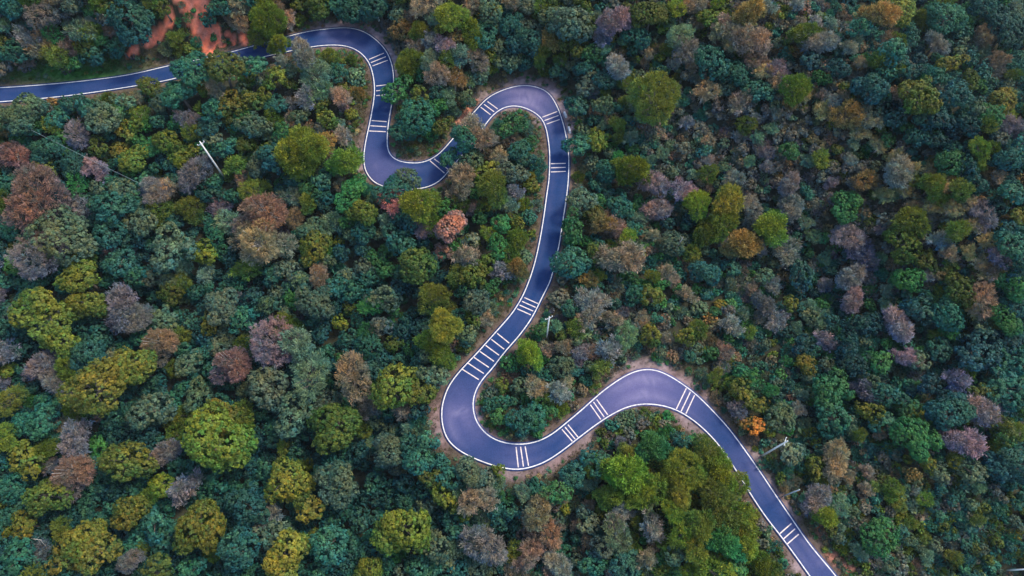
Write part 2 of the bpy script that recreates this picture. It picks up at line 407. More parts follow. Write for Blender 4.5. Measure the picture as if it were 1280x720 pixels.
lay(pale*1.0*sstep(6.4, 4.4, DD+.8*nz+.7*nz2), (.36, .285, .31))                    # pale grit washed to the outside of bends
EARTH = [[(640,596,8),(690,580,10),(740,548,8)],[(546,486,7),(544,525,9),(556,562,8)],[(596,504,5),(604,538,6),(632,552,5)],[(650,98,7),(690,106,8),(712,145,6)],[(425,30,6),(470,42,8),(490,66,8)],
         [(770,474,5),(805,454,8),(850,470,8),(884,496,6)],[(845,524,6),(880,544,8)],[(925,560,5),(960,604,7),(990,648,6)],[(985,688,6),(1002,716,7)],[(446,180,5),(447,212,6)]]
em = np.zeros(XX.shape)
for s in EARTH: em = np.maximum(em, stroke(s, 1.6))
lay(em*.75*np.clip(.75+.5*nz2, .2, 1)*(DD > 3.2), (.205, .135, .135))
lay(np.exp(-((UU-95)/75)**2-((VV-92)/12)**2)*1.0, (.055, .19, .035))   # green verge grass
lay(tan_scar*(DD > 3.8), (.40, .17, .115))
lay(scar*(DD > 4.0), (.78, .20, .115))
lay(scar*sstep(.1, .8, np.sin(UU*.55+VV*.25+2*nz))*.5, (.52, .25, .18))
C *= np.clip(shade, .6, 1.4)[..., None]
ny, nx = XX.shape
idx = np.arange(nx*ny).reshape(ny, nx)
Fq = np.stack([idx[:-1, :-1], idx[:-1, 1:], idx[1:, 1:], idx[1:, :-1]], -1).reshape(-1, 4)
Zr = ZZ-np.where(scar > .4, .7*np.abs(np.sin(XX*.62+.5*np.sin(YY*.35))), 0)
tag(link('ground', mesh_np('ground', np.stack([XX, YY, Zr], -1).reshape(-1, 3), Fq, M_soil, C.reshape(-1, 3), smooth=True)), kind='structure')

# ------------------------------------------------------------------ foliage generators
def unit(a): return a/(np.linalg.norm(a, axis=-1, keepdims=True)+1e-9)
def sphere_pts(n, g):
    k = np.arange(n)+.5; ph = np.arccos(1-2*k/n); th = math.pi*(1+5**.5)*k+g.random()*6.28
    p = np.stack([np.cos(th)*np.sin(ph), np.sin(th)*np.sin(ph), np.cos(ph)], 1)
    return unit(p+g.normal(0, .16, p.shape))
def leaf_quads(P, Nn, a, b, g):
    """diamond leaves at P facing Nn, half length a (along a random tangent), half width b"""
    r = unit(g.normal(size=P.shape)); t = unit(np.cross(Nn, r)); s = np.cross(Nn, t)
    a = np.asarray(a)[:, None]; b = np.asarray(b)[:, None]
    V = np.stack([P+t*a, P+s*b, P-t*a, P-s*b], 1).reshape(-1, 3)
    return V, np.arange(len(V)).reshape(-1, 4)
def spike_quads(P, dirs, ln, wd, g):
    """narrow leaves along dirs"""
    s = unit(np.cross(dirs, unit(g.normal(size=P.shape)*.75+np.array([0, 0, .9])))); ln = np.asarray(ln)[:, None]; wd = np.asarray(wd)[:, None]
    V = np.stack([P-dirs*ln*.2, P+s*wd+dirs*ln*.3, P+dirs*ln, P-s*wd+dirs*ln*.3], 1).reshape(-1, 3)
    return V, np.arange(len(V)).reshape(-1, 4)
def tints(nc, per, g, amp=.24, hue=.22, P=None):
    b = np.clip(1+g.normal(0, amp, nc), .5, 1.7); h = g.normal(0, hue, nc)
    if P is not None:      # patches of leaf colour through the crown, some turned, some still green
        R = np.abs(P).max(); q = P/R*2.6; a = g.random(6)*6.28
        h = h+.17*np.sin(q[:, 0]+a[0]+np.sin(q[:, 1]*1.3+a[1]))+.13*np.sin(q[:, 1]*1.6+a[2]+q[:, 2])
        h = np.clip(h, -.5, .55)
    c = np.stack([b*(1+h), b*(1+.20*h), b*(1-.30*h+g.normal(0, .08, nc))], 1)
    if P is not None:      # warm sun on the tops and blue skylight below, painted into the leaf tint
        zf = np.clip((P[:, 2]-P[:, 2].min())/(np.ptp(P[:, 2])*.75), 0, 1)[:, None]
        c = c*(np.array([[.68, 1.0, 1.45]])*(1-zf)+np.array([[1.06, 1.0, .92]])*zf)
    c = np.repeat(c, per, 0)*np.clip(1+g.normal(0, .12, (nc*per, 1)), .6, 1.4)
    return np.repeat(np.clip(c, .15, 2.4), 4, 0)
def lobe_clumps(R, K, spacing, g, flat=.75, rl=(.34, .54), low=-.5):
    d = sphere_pts(K*2, g); d = unit(d+g.normal(0, .28, d.shape)); d = d[d[:, 2] > -.3]; d = d[g.permutation(len(d))[:K]]
    an = np.array([g.uniform(.72, 1.2), g.uniform(.72, 1.2), g.uniform(.8, 1.2)])
    cen = np.vstack([d*np.array([.62, .62, .5*flat+.12])*an*R*g.uniform(.5, 1.32, (len(d), 1)), [[g.normal(0, .12)*R, g.normal(0, .12)*R, .25*R*flat]]])
    rad = R*g.uniform(*rl, len(cen))*np.where(g.random(len(cen)) < .3, .72, 1); P = []; Q = []
    for i, (c, r) in enumerate(zip(cen, rad)):
        n = max(8, int(4*math.pi*r*r/(spacing*spacing))); s = sphere_pts(n, g)
        p = c+s*r*np.array([1, 1, flat])*g.uniform(.80, 1.16, (n, 1))
        keep = p[:, 2] > low*R
        for j in range(len(cen)):
            if j != i: keep &= np.linalg.norm((p-cen[j])/np.array([1, 1, flat]), axis=1) > rad[j]*.88
        P.append(p[keep]); Q.append(s[keep])
    P = np.vstack(P); f = .96*R/np.percentile(np.hypot(P[:, 0], P[:, 1]), 95)
    return P*f, np.vstack(Q), cen*f, rad*f
def broadleaf(seed, R, K, spacing=.95, per=20, leaf=.27):
    g = np.random.default_rng(seed); P, Q, cen, rad = lobe_clumps(R, K, spacing, g)
    a = g.random(4)*6.28; hole = np.sin(P[:, 0]*2.1/R**.5+a[0]+np.sin(P[:, 1]*1.3+a[1]))*np.sin(P[:, 1]*2.3/R**.5+a[2])+g.normal(0, .25, len(P))
    drop = (hole > -.62) & (g.random(len(P)) > .06); P, Q = P[drop], Q[drop]*1.0; nc = len(P)
    rc = spacing*.6*g.uniform(.5, 1.5, nc)
    Pc = np.repeat(P, per, 0); Qc = np.repeat(Q, per, 0); d = unit(g.normal(size=Pc.shape)+Qc*.9)
    pos = Pc+d*np.repeat(rc, per)[:, None]*g.uniform(.55, 1.05, (len(Pc), 1))
    nn = unit(d*.9+Qc*.5+g.normal(0, .45, Pc.shape)+np.array([0, 0, .35]))
    s = leaf*g.uniform(.7, 1.35, len(Pc)); V, F = leaf_quads(pos, nn, s, s*.62, g)
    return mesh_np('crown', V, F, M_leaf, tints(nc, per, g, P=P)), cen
def fine_crown(seed, R, K, spacing=.85, per=26, ln=.55, wd=.06, gap=.2):
    g = np.random.default_rng(seed); P, Q, cen, rad = lobe_clumps(R, K, spacing, g, flat=.85, rl=(.38, .52), low=-.4)
    keep = g.random(len(P)) > gap; P, Q = P[keep]*g.uniform(.85, 1.08, (keep.sum(), 1)), Q[keep]; nc = len(P)
    Pc = np.repeat(P, per, 0); Qc = np.repeat(Q, per, 0)
    d = unit(Qc*.8+g.normal(0, .55, Pc.shape)+np.array([0, 0, .45]))
    pos = Pc+g.normal(0, spacing*.3, Pc.shape)-d*ln*.3
    V, F = spike_quads(pos, d, ln*g.uniform(.6, 1.3, len(Pc)), wd*g.uniform(.7, 1.4, len(Pc)), g)
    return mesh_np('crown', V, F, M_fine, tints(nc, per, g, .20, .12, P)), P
def plume_crown(seed, R, K, spacing=.7, per=24, ln=.42, wd=.07):
    g = np.random.default_rng(seed); P, Q, cen, rad = lobe_clumps(R, K, spacing, g, flat=1.25, rl=(.36, .5), low=-.9)
    nc = len(P); Pc = np.repeat(P, per, 0); Qc = np.repeat(Q, per, 0)
    d = unit(Qc*.9+g.normal(0, .5, Pc.shape)+np.array([0, 0, .5]))
    pos = Pc+g.normal(0, spacing*.33, Pc.shape)
    V, F = spike_quads(pos, d, ln*g.uniform(.6, 1.3, len(Pc)), wd*g.uniform(.8, 1.5, len(Pc)), g)
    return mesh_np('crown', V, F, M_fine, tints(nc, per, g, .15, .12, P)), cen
def trunk_mesh(seed, H, R, targets, pale=False, nl=7, thin=1.0):
    """trunk from the ground to the crown (centre at height H) with limbs to the lobes"""
    g = np.random.default_rng(seed+900); m = MB(); r0 = .055*R+.06
    bend = g.normal(0, .12, (4, 2))
    pts = [(bend[i, 0]*i*.5, bend[i, 1]*i*.5, z) for i, z in enumerate((-.8, H*.35, H*.7, H))]
    m.tube(pts, [r0*1.25, r0, r0*.75, r0*.45], 7)
    tg = targets if len(targets) <= nl else targets[g.choice(len(targets), nl, replace=False)]
    for t in tg:
        s = np.array(pts[2])+np.array([0, 0, g.uniform(-.15, .2)*H]); e = np.array([0, 0, H])+t*.95; mid = (s+e)/2+np.array([0, 0, .12*R])+g.normal(0, .15, 3)
        m.tube([s, mid, e], [r0*.5*thin, r0*.3*thin, r0*.1], 5, cap=False)
    me = m.mesh('trunk', M_dead if pale else M_bark, smooth=True)
    return me
LIB = {'B': [], 'F': [], 'E': [], 'S': []}   # (R, crown-centre height, crown mesh, trunk mesh)
for sd, R, K in ((1,7.2,13),(2,7.0,15),(3,6.8,11),(4,4.6,9),(5,4.6,8),(6,4.3,10),(7,4.5,7),(8,2.9,6),(9,2.9,5),(10,2.8,7),(11,2.9,6),(12,7.4,18),(13,5.2,12),(14,3.6,9),(15,3.4,6),(16,2.4,5),(17,5.6,14)):
    H = R*.80+1.3; me, cen = broadleaf(sd, R, K, spacing=(.84 if R > 6 else .70)*(1, .85, 1.15)[sd % 3], per=21, leaf=(.22 if R > 6 else .19)*(1, .85, 1.1)[sd % 3])
    LIB['B'].append((R, H, me, trunk_mesh(sd, H, R, cen)))
for sd, R, K in ((21,6.6,14),(22,6.2,12),(23,4.3,9),(24,4.2,10),(25,4.2,8),(26,2.8,6),(27,2.7,7)):
    H = R*.80+1.1; me, P = fine_crown(sd, R, K); LIB['F'].append((R, H, me, trunk_mesh(sd, H, R, P, sd % 2 == 0, 34, .55)))
for sd, R, K in ((31,5.4,11),(32,5.2,9),(33,3.7,7),(34,3.6,8),(35,3.6,6),(36,2.4,5),(37,2.4,6)):
    H = R*1.1+.9; me, cen = plume_crown(sd, R, K); LIB['E'].append((R, H, me, trunk_mesh(sd, H, R, cen)))
def bush(seed, R, K, style):
    g = np.random.default_rng(seed); sp = .55; per = 14
    P, Q, cen, rad = lobe_clumps(R, K, sp, g, flat=.8, rl=(.38, .6), low=-.35); nc = len(P)
    Pc = np.repeat(P, per, 0); Qc = np.repeat(Q, per, 0); d = unit(g.normal(size=Pc.shape)+Qc)
    if style == 0:
        pos = Pc+d*sp*.5*g.uniform(.4, 1.1, (len(Pc), 1)); s = .19*g.uniform(.7, 1.4, len(Pc))
        V, F = leaf_quads(pos, unit(d+Qc*.4+g.normal(0, .4, d.shape)+np.array([0, 0, .3])), s, s*.6, g); mt = M_leaf
    else:
        d = unit(Qc*.7+g.normal(0, .55, d.shape)+np.array([0, 0, .5])); pos = Pc+g.normal(0, sp*.3, Pc.shape)
        V, F = spike_quads(pos, d, .42*g.uniform(.6, 1.4, len(Pc)), .05*g.uniform(.7, 1.5, len(Pc)), g); mt = M_fine
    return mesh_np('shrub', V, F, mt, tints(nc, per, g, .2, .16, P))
for sd, R, K, st in ((41,2.0,5,0),(42,2.1,6,0),(43,1.9,4,0),(44,2.0,5,1),(45,2.1,6,1),(46,1.9,4,1),(47,1.3,3,0),(48,1.3,3,1)):
    LIB['S'].append((R, R*.42, bush(sd, R, K, st), None))

HUE = {'t': (.028, .120, .080), 'd': (.022, .098, .080), 'g': (.038, .140, .042), 'o': (.080, .112, .020), 'y': (.118, .152, .022), 'Y': (.150, .156, .024),
       'k': (.084, .136, .080), 'p': (.100, .098, .102), 'P': (.145, .112, .120), 'r': (.115, .076, .060), 'm': (.150, .120, .076), 'G': (.120, .126, .102),
       'O': (.17, .118, .040), 'R': (.21, .085, .078), 'X': (.40, .18, .034), 'Q': (.34, .20, .135), 'D': (.011, .062, .056), 'T': (.20, .165, .075)}
KGAIN = {'B': 1.0, 'F': 1.75, 'E': 1.52, 'S': 1.25}
WORD = {'t': 'dark green', 'd': 'blue-green', 'g': 'green', 'o': 'olive', 'y': 'yellow-green', 'Y': 'golden', 'k': 'grey-green', 'p': 'purple-grey', 'P': 'mauve',
        'r': 'red-brown', 'm': 'tan-brown', 'G': 'silver-grey', 'O': 'orange-brown', 'R': 'red', 'X': 'bright orange', 'Q': 'peach', 'D': 'dark fir-green', 'T': 'tan-olive'}

# ------------------------------------------------------------------ trees read off the photograph: u v diameter kind colour
TREES = """
60 22 42 F G;20 12 34 B t;100 40 36 F k;108 60 28 B o;165 25 62 B d;205 10 26 B o;150 58 28 B t;118 70 30 B t;60 62 34 F m;35 50 34 F G;20 66 34 B t;58 72 20 S o;88 58 26 F m;130 52 26 B g;
335 29 48 E y;325 46 24 E y;350 56 26 E y;275 10 28 B t;300 28 30 F m;263 25 20 S t;235 22 13 S g;227 6 9 S k;243 14 8 S g;231 40 10 S o;257 28 9 S k;267 47 10 S g;250 62 9 S o;222 26 9 S g;246 53 16 S t;30 143 50 B k;8 152 36 B k;65 130 18 S O;82 147 13 S Y;95 157 15 S Y;75 147 30 B t;90 133 26 B t;
112 137 32 B t;130 148 44 B k;146 142 28 B g;155 166 28 B Y;100 172 36 F p;125 180 30 B o;150 187 24 B Y;172 199 40 B y;138 200 15 S Y;122 213 34 F P;95 205 32 B t;60 185 40 B t;20 195 42 F r;25 175 22 S g;8 165 22 S O;
40 208 30 F k;58 212 32 B o;183 111 28 B o;170 123 20 F m;205 127 30 B k;200 152 24 B t;207 178 34 B y;190 186 26 B g;240 91 46 B t 3;277 87 46 B o 3;322 86 30 B t 3;300 84 28 B k 3;216 114 26 B t;265 140 34 B t;288 130 34 B Y;312 126 28 B y;302 110 20 B k;
235 150 28 F p;228 120 40 B t;332 117 26 B y;318 160 40 B k;306 182 26 B o;222 192 28 B y;255 182 22 S g;298 206 26 F o;245 222 46 F p;202 242 46 F p;303 224 22 F m;303 234 15 S y;322 242 40 F o;336 272 60 F m;345 202 44 B t;
375 148 28 B k;366 152 20 F m;388 193 56 E y;366 205 34 E o;432 206 38 E o;407 182 26 E O;411 168 18 S R;386 236 34 B g;402 247 26 B t;440 250 42 B g;425 122 34 F m;400 117 30 F k;431 136 13 S P;446 118 20 S O;401 132 26 B y;
420 160 22 S k;262 158 28 B t;346 95 34 B y;372 70 40 F G 2.5;396 92 40 F k;355 78 22 F G;366 88 20 B k;346 133 28 B t;356 165 28 B g;332 166 22 B k;386 165 20 S m;440 76 18 S o;446 96 24 S k;430 172 26 F m;
360 27 26 F m;400 14 34 B o;343 6 28 F m;375 7 24 B o;440 10 40 B t;475 10 44 B d;505 38 34 B O;526 43 26 E Y;535 9 42 F m;568 24 34 E y;584 46 32 E y;510 84 38 E o;535 77 30 F k;556 60 26 F P;550 97 34 F m;567 102 32 F O;575 70 34 F k;
592 74 34 F G;601 92 28 B k;611 88 20 S y;500 117 34 B g;526 115 30 B y;520 146 48 B t;546 135 30 B g;536 163 26 S g;506 166 32 B t;608 12 34 B k;620 15 24 B Y;640 33 36 B d;654 50 46 B d;664 40 34 B k;685 52 34 F O;700 28 44 B k;600 45 36 B t;
640 5 24 F m;662 8 24 B k;713 32 48 B k;715 57 40 B o;765 28 48 F P;752 48 26 F p;737 66 28 B g;812 22 46 B o;845 18 24 E y;800 47 36 B t;850 48 38 F k;857 66 36 F G;870 10 34 F m;890 26 30 B y;935 18 34 E O;906 32 28 F m;956 10 22 F G;
932 50 50 F m;914 45 34 F G;946 76 34 F m;886 82 50 B t;920 96 44 B t;770 86 38 F G;815 125 62 E y;732 106 34 B k;756 100 30 B d;741 117 18 F p;756 135 30 B k;727 182 34 B t;746 180 34 B y;722 136 34 B t;735 88 28 B t;880 116 34 F m;
906 111 26 B k;950 116 36 B t;925 131 32 F m;785 213 42 E y;757 217 34 B t;817 236 44 F P;851 241 34 F P;826 265 38 F P;876 260 36 E y;904 254 42 E Y;880 295 34 E o;902 287 38 E o;930 311 44 E O;966 288 42 E y;981 230 38 F P;992 259 42 F p;
936 262 34 F G;920 226 28 F G;728 256 38 B k;742 267 28 B o;718 281 38 B g;707 330 42 B t;750 283 26 E O;776 260 32 B t;770 286 28 F m;775 325 58 F m;741 317 28 B o;786 301 24 E y;802 317 14 S Y;836 301 34 B k;878 345 44 B d;831 341 22 F m;
815 346 20 E y;736 352 24 F O;916 336 26 B t;951 346 24 B k;980 316 34 F G;1001 346 36 B d;985 191 30 B g;818 371 34 B y;815 420 30 B y;856 421 30 B y;898 381 14 S Y;841 351 20 F m;883 401 20 S O;888 426 22 S m;950 380 36 F p;966 401 24 F p;
986 378 24 B y;912 456 14 S Y;965 430 13 S y;1003 456 30 B Y;935 471 38 B g;926 491 34 B y;906 441 28 F m;745 381 38 F G;734 402 32 F m;766 401 28 F m;781 421 34 F k;760 441 32 F G;751 462 28 F o;712 386 30 B t;722 410 28 F o;791 371 32 B t;
856 371 24 F m;871 386 22 S k;911 406 28 F G;664 443 38 E y;642 463 9 S R;700 455 32 B k;626 480 22 B y;671 486 30 F m;649 480 24 B k;701 491 32 F G;676 414 24 B g;650 521 38 B t;690 516 22 B g;611 505 20 B t;630 505 26 B t;672 520 30 B t;
48 250 78 F r;104 263 30 F p;76 296 78 B k;104 326 38 B o;140 262 46 B t;151 240 34 B k;206 242 38 F m;181 277 42 B k;211 310 56 B k;241 268 32 E o;271 291 34 B t;276 260 28 F P;312 290 48 F m;258 317 34 B y;54 327 64 F p;101 346 46 B y;150 331 38 B t;
171 347 34 B t;20 285 34 B t;20 336 34 B g;8 311 18 S g;216 356 34 B k;311 336 34 F o;137 292 38 B t;331 302 60 F m;390 290 38 B k;401 311 42 B y;425 301 15 S y;400 346 34 F m;376 350 28 B k;431 346 28 B k;456 266 38 B y;490 238 40 B t;506 228 34 B k;
490 254 32 F R;526 257 46 E y;530 290 26 F P;500 301 38 B t;466 326 24 B g;456 291 32 B t;570 287 44 B Q;556 316 26 B Q;586 320 34 F m;560 262 32 B g;601 275 24 B g;626 283 32 B g;621 312 36 B g;578 228 46 F m;617 241 44 E o;641 241 22 F p;661 223 18 S Y;
656 256 17 S y;648 301 30 E o;646 341 28 E O;626 341 28 F p;521 337 46 B o;591 346 38 B y;640 160 34 B g;646 186 28 B t;665 176 18 B g;604 172 44 F m 3;582 174 38 B t 4;593 157 32 F m 4.5;563 199 26 B t 2;588 203 36 B k;625 196 24 F m;631 216 28 B k;656 201 24 B t;609 216 32 B y;
54 386 64 B y;76 424 48 B y;110 379 48 B y;161 383 56 F p;167 404 46 F p;113 441 48 B d;206 398 36 B k;170 459 60 B Y;124 491 74 B Y;295 457 48 F r;206 427 48 F m;265 405 30 B Y;215 371 36 B o;280 384 46 B k;303 402 36 B t;54 456 42 F p;10 441 34 F p;
10 466 24 B y;62 478 36 F p;40 501 20 S g;14 506 40 F o;191 511 48 B k;245 496 38 B k;60 524 44 B t;86 531 28 F m;236 456 34 B k;311 491 30 B k;345 433 58 F P;377 436 56 F k;440 471 56 F m;396 473 54 F k;336 486 48 B k;411 501 42 B k;365 517 54 B k;
425 533 66 B o;495 486 54 B y;522 492 34 B y;464 511 34 F m;506 512 28 F m;480 371 38 B k;435 382 20 B o;425 405 22 B y;476 405 28 B k;490 431 28 B o;464 431 36 B t;546 376 38 E o;558 412 46 E Y;541 424 32 E y;535 446 24 B k;540 471 32 B k;597 377 36 B k;
606 400 22 F m;391 379 44 B k;370 374 30 B g;336 381 28 B k;35 575 42 B Y;90 550 48 F p;94 587 52 F r;154 580 58 B y;121 556 28 B g;58 617 56 B o;14 611 38 B t;36 656 40 B Y;8 666 22 B Y;101 672 50 B Y;122 690 48 B Y;80 694 40 B Y;166 640 52 B Y;200 611 28 B y;
271 556 92 B y;276 530 50 B Y;245 656 70 B Y;195 651 42 B d;161 701 38 F p;200 710 46 B o;301 691 48 B t;240 716 36 B t;20 701 38 B t;46 691 28 F p;311 631 46 B d;228 611 40 F p;209 566 40 F p;366 603 58 B Y;390 640 44 B Y;430 607 60 B k;486 566 48 B k;
500 654 70 B y;352 696 62 B Y;340 668 40 B k;411 691 52 B t;394 668 22 B y;460 714 40 B y;541 681 46 B k;601 624 46 F m;607 681 54 F p;556 621 38 B y;541 596 32 B o;586 592 40 B k;520 581 36 B t;565 661 36 B d;625 587 20 B y;636 621 18 S g;340 641 34 F p;
786 597 54 E y;760 592 38 E o;780 574 32 E o;856 590 46 E y;821 561 36 E g;880 561 36 E o;906 588 42 E y;924 606 26 E y;890 621 46 E o;918 634 36 E y;840 641 28 E y;871 651 40 E o;821 611 32 E o;871 691 34 E y;906 681 42 E g;936 681 38 E y;952 703 34 E y;
916 716 36 B g;962 716 30 E o;745 577 36 B t;721 592 30 B t;664 641 54 F m;690 612 32 B g;706 634 20 S Y;680 667 46 F m;736 651 36 B k;776 642 40 F G;770 665 44 F k;811 640 28 B k;816 659 36 F m;756 683 36 B k;811 696 30 F m;841 697 32 B k;700 711 36 F G;660 701 46 F m;
781 701 36 B t;850 549 28 B t;742 705 34 B t;1059 348 44 F p;1063 378 40 F P;1011 396 24 B k;1119 412 44 F P;1131 448 34 F P;1031 428 27 F P;1031 456 24 B k;1034 488 50 B g;1076 491 32 F p;1178 395 44 B t;1221 406 28 B k;1216 437 54 B d;1196 476 34 F p;
1226 491 32 B o;1215 512 32 F P;1141 357 46 B g;1201 362 40 B o;1226 372 44 F m;1241 341 30 F m;1146 387 40 B t;1096 456 36 B g;1086 476 30 B k;1151 451 28 B k;1111 496 34 B t;1141 511 34 B g;1251 397 40 B g;1264 447 46 B d;1259 483 46 B t;1275 506 28 B g;
1265 362 46 B g;1036 516 44 B t;1061 526 22 B k;1086 516 32 B o;1106 527 30 B t;1141 547 54 B g;1146 517 30 B y;1187 520 54 B d;1226 521 46 F P;1199 556 54 F P;1250 537 40 B o;1265 577 62 B d;1158 577 25 B Y;1140 594 25 B O;1155 606 13 S Y;1235 591 15 S Y;
1216 592 40 B k;1171 592 28 B k;1027 646 32 E y;1095 667 50 B g;1047 571 46 F m;1016 587 28 B o;986 572 36 B k;1026 626 38 F p;1051 632 28 F k;944 532 27 B X;921 511 25 F p;944 506 26 B y;976 521 36 B k;1108 565 13 S y;1095 574 13 S Y;1128 644 12 S Y;1270 666 18 S Y;
1010 46 40 F o;1031 56 40 F G;1061 61 22 F m;1096 25 54 F O;1122 11 42 B y;1076 36 32 B t;1111 51 22 F m;1090 111 46 B d;1111 66 38 B t;1168 56 34 F G;1190 81 28 B Y;1151 121 50 B y;1196 121 42 B d;1251 123 34 B Y;1241 146 32 B g;1211 101 28 B o;1226 51 36 F m;
1246 81 34 F m;1181 26 44 B t;1226 11 36 B t;1256 41 50 B d;1270 161 34 F p;1056 146 40 F O;1086 151 32 F G;989 112 38 E o;971 91 28 F P;1026 101 22 B g;1041 126 22 F p;1113 148 11 S O;1096 173 15 S O;1081 231 26 E O;1056 262 44 B g;1116 216 46 F G;1161 236 34 E o;
1201 244 28 E o;1181 206 38 B g;1235 216 18 S O;1139 284 40 E o;1128 307 52 B o;1056 296 40 F P;1072 313 34 F p;1081 331 28 F p;1152 327 34 B o;1199 297 28 E o;1226 271 36 F p;1176 301 28 F G;1246 322 32 F P;1270 271 26 B Y;1261 241 36 B t;1266 311 46 B t;1256 201 36 B t;
902 42 26 F T;918 58 26 F T;936 78 24 F T;956 90 26 F T;972 104 24 F T;1003 122 24 F T;1024 138 24 F T;1076 166 22 F T;1098 184 22 F T;1120 196 22 F T;1140 212 22 F T;1158 218 22 F T;1176 228 24 F T;
1190 262 24 F T;1212 256 22 F T;1216 284 24 F T;1232 300 24 F T;1238 346 26 F T;1222 330 24 F T;1208 316 22 F T;1186 318 22 F T;1165 262 22 F T;1130 240 22 F T;1106 246 22 F T;1210 384 24 F T;1232 392 22 F T;
1010 76 30 B D;1046 90 30 B D;1124 150 30 B D;1150 172 32 B D;1172 178 30 B D;1204 206 30 B D;1222 232 30 B D;1244 262 32 B D;1264 292 30 B D;1270 336 34 B D;1262 384 34 B D;1256 424 30 B D;1174 150 34 B D;1210 160 30 B D;1136 92 30 B D;
1072 408 34 B D;1060 430 36 B D;1000 428 30 B D;1096 404 28 B D;1070 456 36 B D;1160 480 34 B D;1172 440 34 B D;1180 500 30 B D;868 276 24 B D;800 622 36 E y;850 617 36 E y;903 652 36 E o;893 716 36 E y;850 668 32 E y;928 657 30 E y;835 592 32 E y;885 588 32 E y;760 618 34 E o;
"""
hand = []; LIFT = {}
for rec in TREES.replace('\n', '').split(';'):
    q = rec.split()
    if len(q) >= 5:
        hand.append([float(q[0]), float(q[1]), float(q[2]), q[3], q[4]])
        if len(q) == 6: LIFT[(hand[-1][0], hand[-1][1])] = float(q[5])
# filler plants: Poisson-like, colours by part of the hillside
line_px = []
for P in (Lw, Rw)+tuple(np.array([Lw[i]*(1-f)+Rw[j]*f for i, j in pairs[::2]]) for f in (.25, .5, .75)):
    u, v, _ = project(P[:, 0], P[:, 1], P[:, 2]); line_px.append(np.stack([u, v], 1))
line_px = np.vstack(line_px)
PAL = [((60,60),'tGmkog'),((250,30),'tmGo'),((420,10),'tkmo'),((560,60),'kmGtyO'),((720,60),'ktdo'),((860,60),'mkGty'),((960,70),'mGkOt'),((1080,60),'tdtkgm'),((1220,60),'dtdkg'),((1180,140),'dtgtk'),
       ((60,180),'tgok'),((200,160),'tkgyo'),((300,180),'tkgyp'),((400,120),'kGmoy'),((380,250),'tgkm'),((520,150),'tgkm'),((600,200),'gtkm'),((640,320),'gtky'),((480,330),'tgdk'),
       ((80,280),'tDpd'),((220,330),'tkdD'),((330,380),'tkDp'),((80,440),'tDpD'),((240,480),'tDd'),((420,420),'tDkg'),((500,400),'tdg'),((600,400),'kotm'),((80,620),'DtdD'),((220,640),'DdtD'),((400,660),'DtdD'),((310,560),'DtDd'),((120,540),'DtDp'),
       ((560,640),'tkdg'),((700,660),'tkGm'),((860,640),'yogy'),((640,500),'tgok'),((730,430),'kGmtp'),((820,320),'tkgdm'),((740,230),'tkgm'),((860,170),'GkktmG'),((960,170),'GkpGmk'),((1060,200),'GkmkGo'),((900,50),'moyGm'),((985,105),'omGmy'),((1100,175),'moGmo'),((1185,240),'omyGm'),((1235,320),'moymO'),
       ((1140,250),'GpmkGo'),((1200,300),'mGpoG'),((960,260),'Gkpt'),((920,400),'ktmgG'),((1020,380),'tdgp'),((1120,400),'tdkg'),((1220,400),'tdgo'),((1265,280),'tDt'),((1230,200),'DtD'),((1160,130),'DtD'),((1265,420),'Dtd'),((1180,190),'DtD'),((1120,90),'DtdD'),((1265,350),'DtD'),((1000,430),'DtdkD'),((1090,430),'DtDk'),((470,360),'DtgD'),((500,420),'DtD'),((330,650),'DtD'),((230,560),'DtD'),((560,600),'tDk'),((200,460),'DtdD'),((1060,500),'tgdk'),((960,480),'ktgy'),
       ((1180,520),'dtgp'),((1020,600),'kotGm'),((1120,620),'kotGym'),((1220,640),'ktodG'),((1250,700),'ktdo')]
PAL += [((930,112),'mGTGk'),((1020,162),'TGmGk'),((1080,216),'GTmGp'),((1140,236),'mGTko'),((1190,288),'TmGpT'),((1218,345),'TmTGo'),((960,200),'GkGmp'),((1050,250),'GkmGT'),((1264,440),'DtD'),((1250,500),'DtDg'),((130,420),'tDtk'),((60,540),'DtD'),((340,500),'DtD'),((180,250),'tDkt'),((330,270),'tkDt')]
PALP = np.array([p for p, _ in PAL], float)
def local_palette(u, v):
    w = np.exp(-((PALP[:, 0]-u)**2+(PALP[:, 1]-v)**2)/(2*42**2))+1e-9
    return random.choice(PAL[rng.choice(len(PAL), p=w/w.sum())][1])
def small_slope(u, v):   # 0 big crowns (valley forest) .. 1 scrub slope
    s = sstep(520, 800, u) if v > 250 else sstep(620, 820, u)
    if u > 1090 and v < 190: s *= .45
    return float(s)
MX = 150
cell = 26; gridc = {}
def gput(u, v, r): gridc.setdefault((int(u//cell), int(v//cell)), []).append((u, v, r))
def gfree(u, v, r, k):
    a, b = int(u//cell), int(v//cell)
    for i in range(a-3, a+4):
        for j in range(b-3, b+4):
            for (x, y, q) in gridc.get((i, j), ()):
                if math.hypot(u-x, v-y) < k*(r+q): return False
    return True
for u, v, d, k, c in hand: gput(u, v, d/2)
def scar_px(u, v, m=3):
    for s in SCAR:
        for (u0, v0, r0), (u1, v1, r1) in zip(s[:-1], s[1:]):
            dx, dy = u1-u0, v1-v0; t = min(1, max(0, ((u-u0)*dx+(v-v0)*dy)/(dx*dx+dy*dy)))
            if math.hypot(u-u0-t*dx, v-v0-t*dy) < r0+(r1-r0)*t+m: return True
    return False
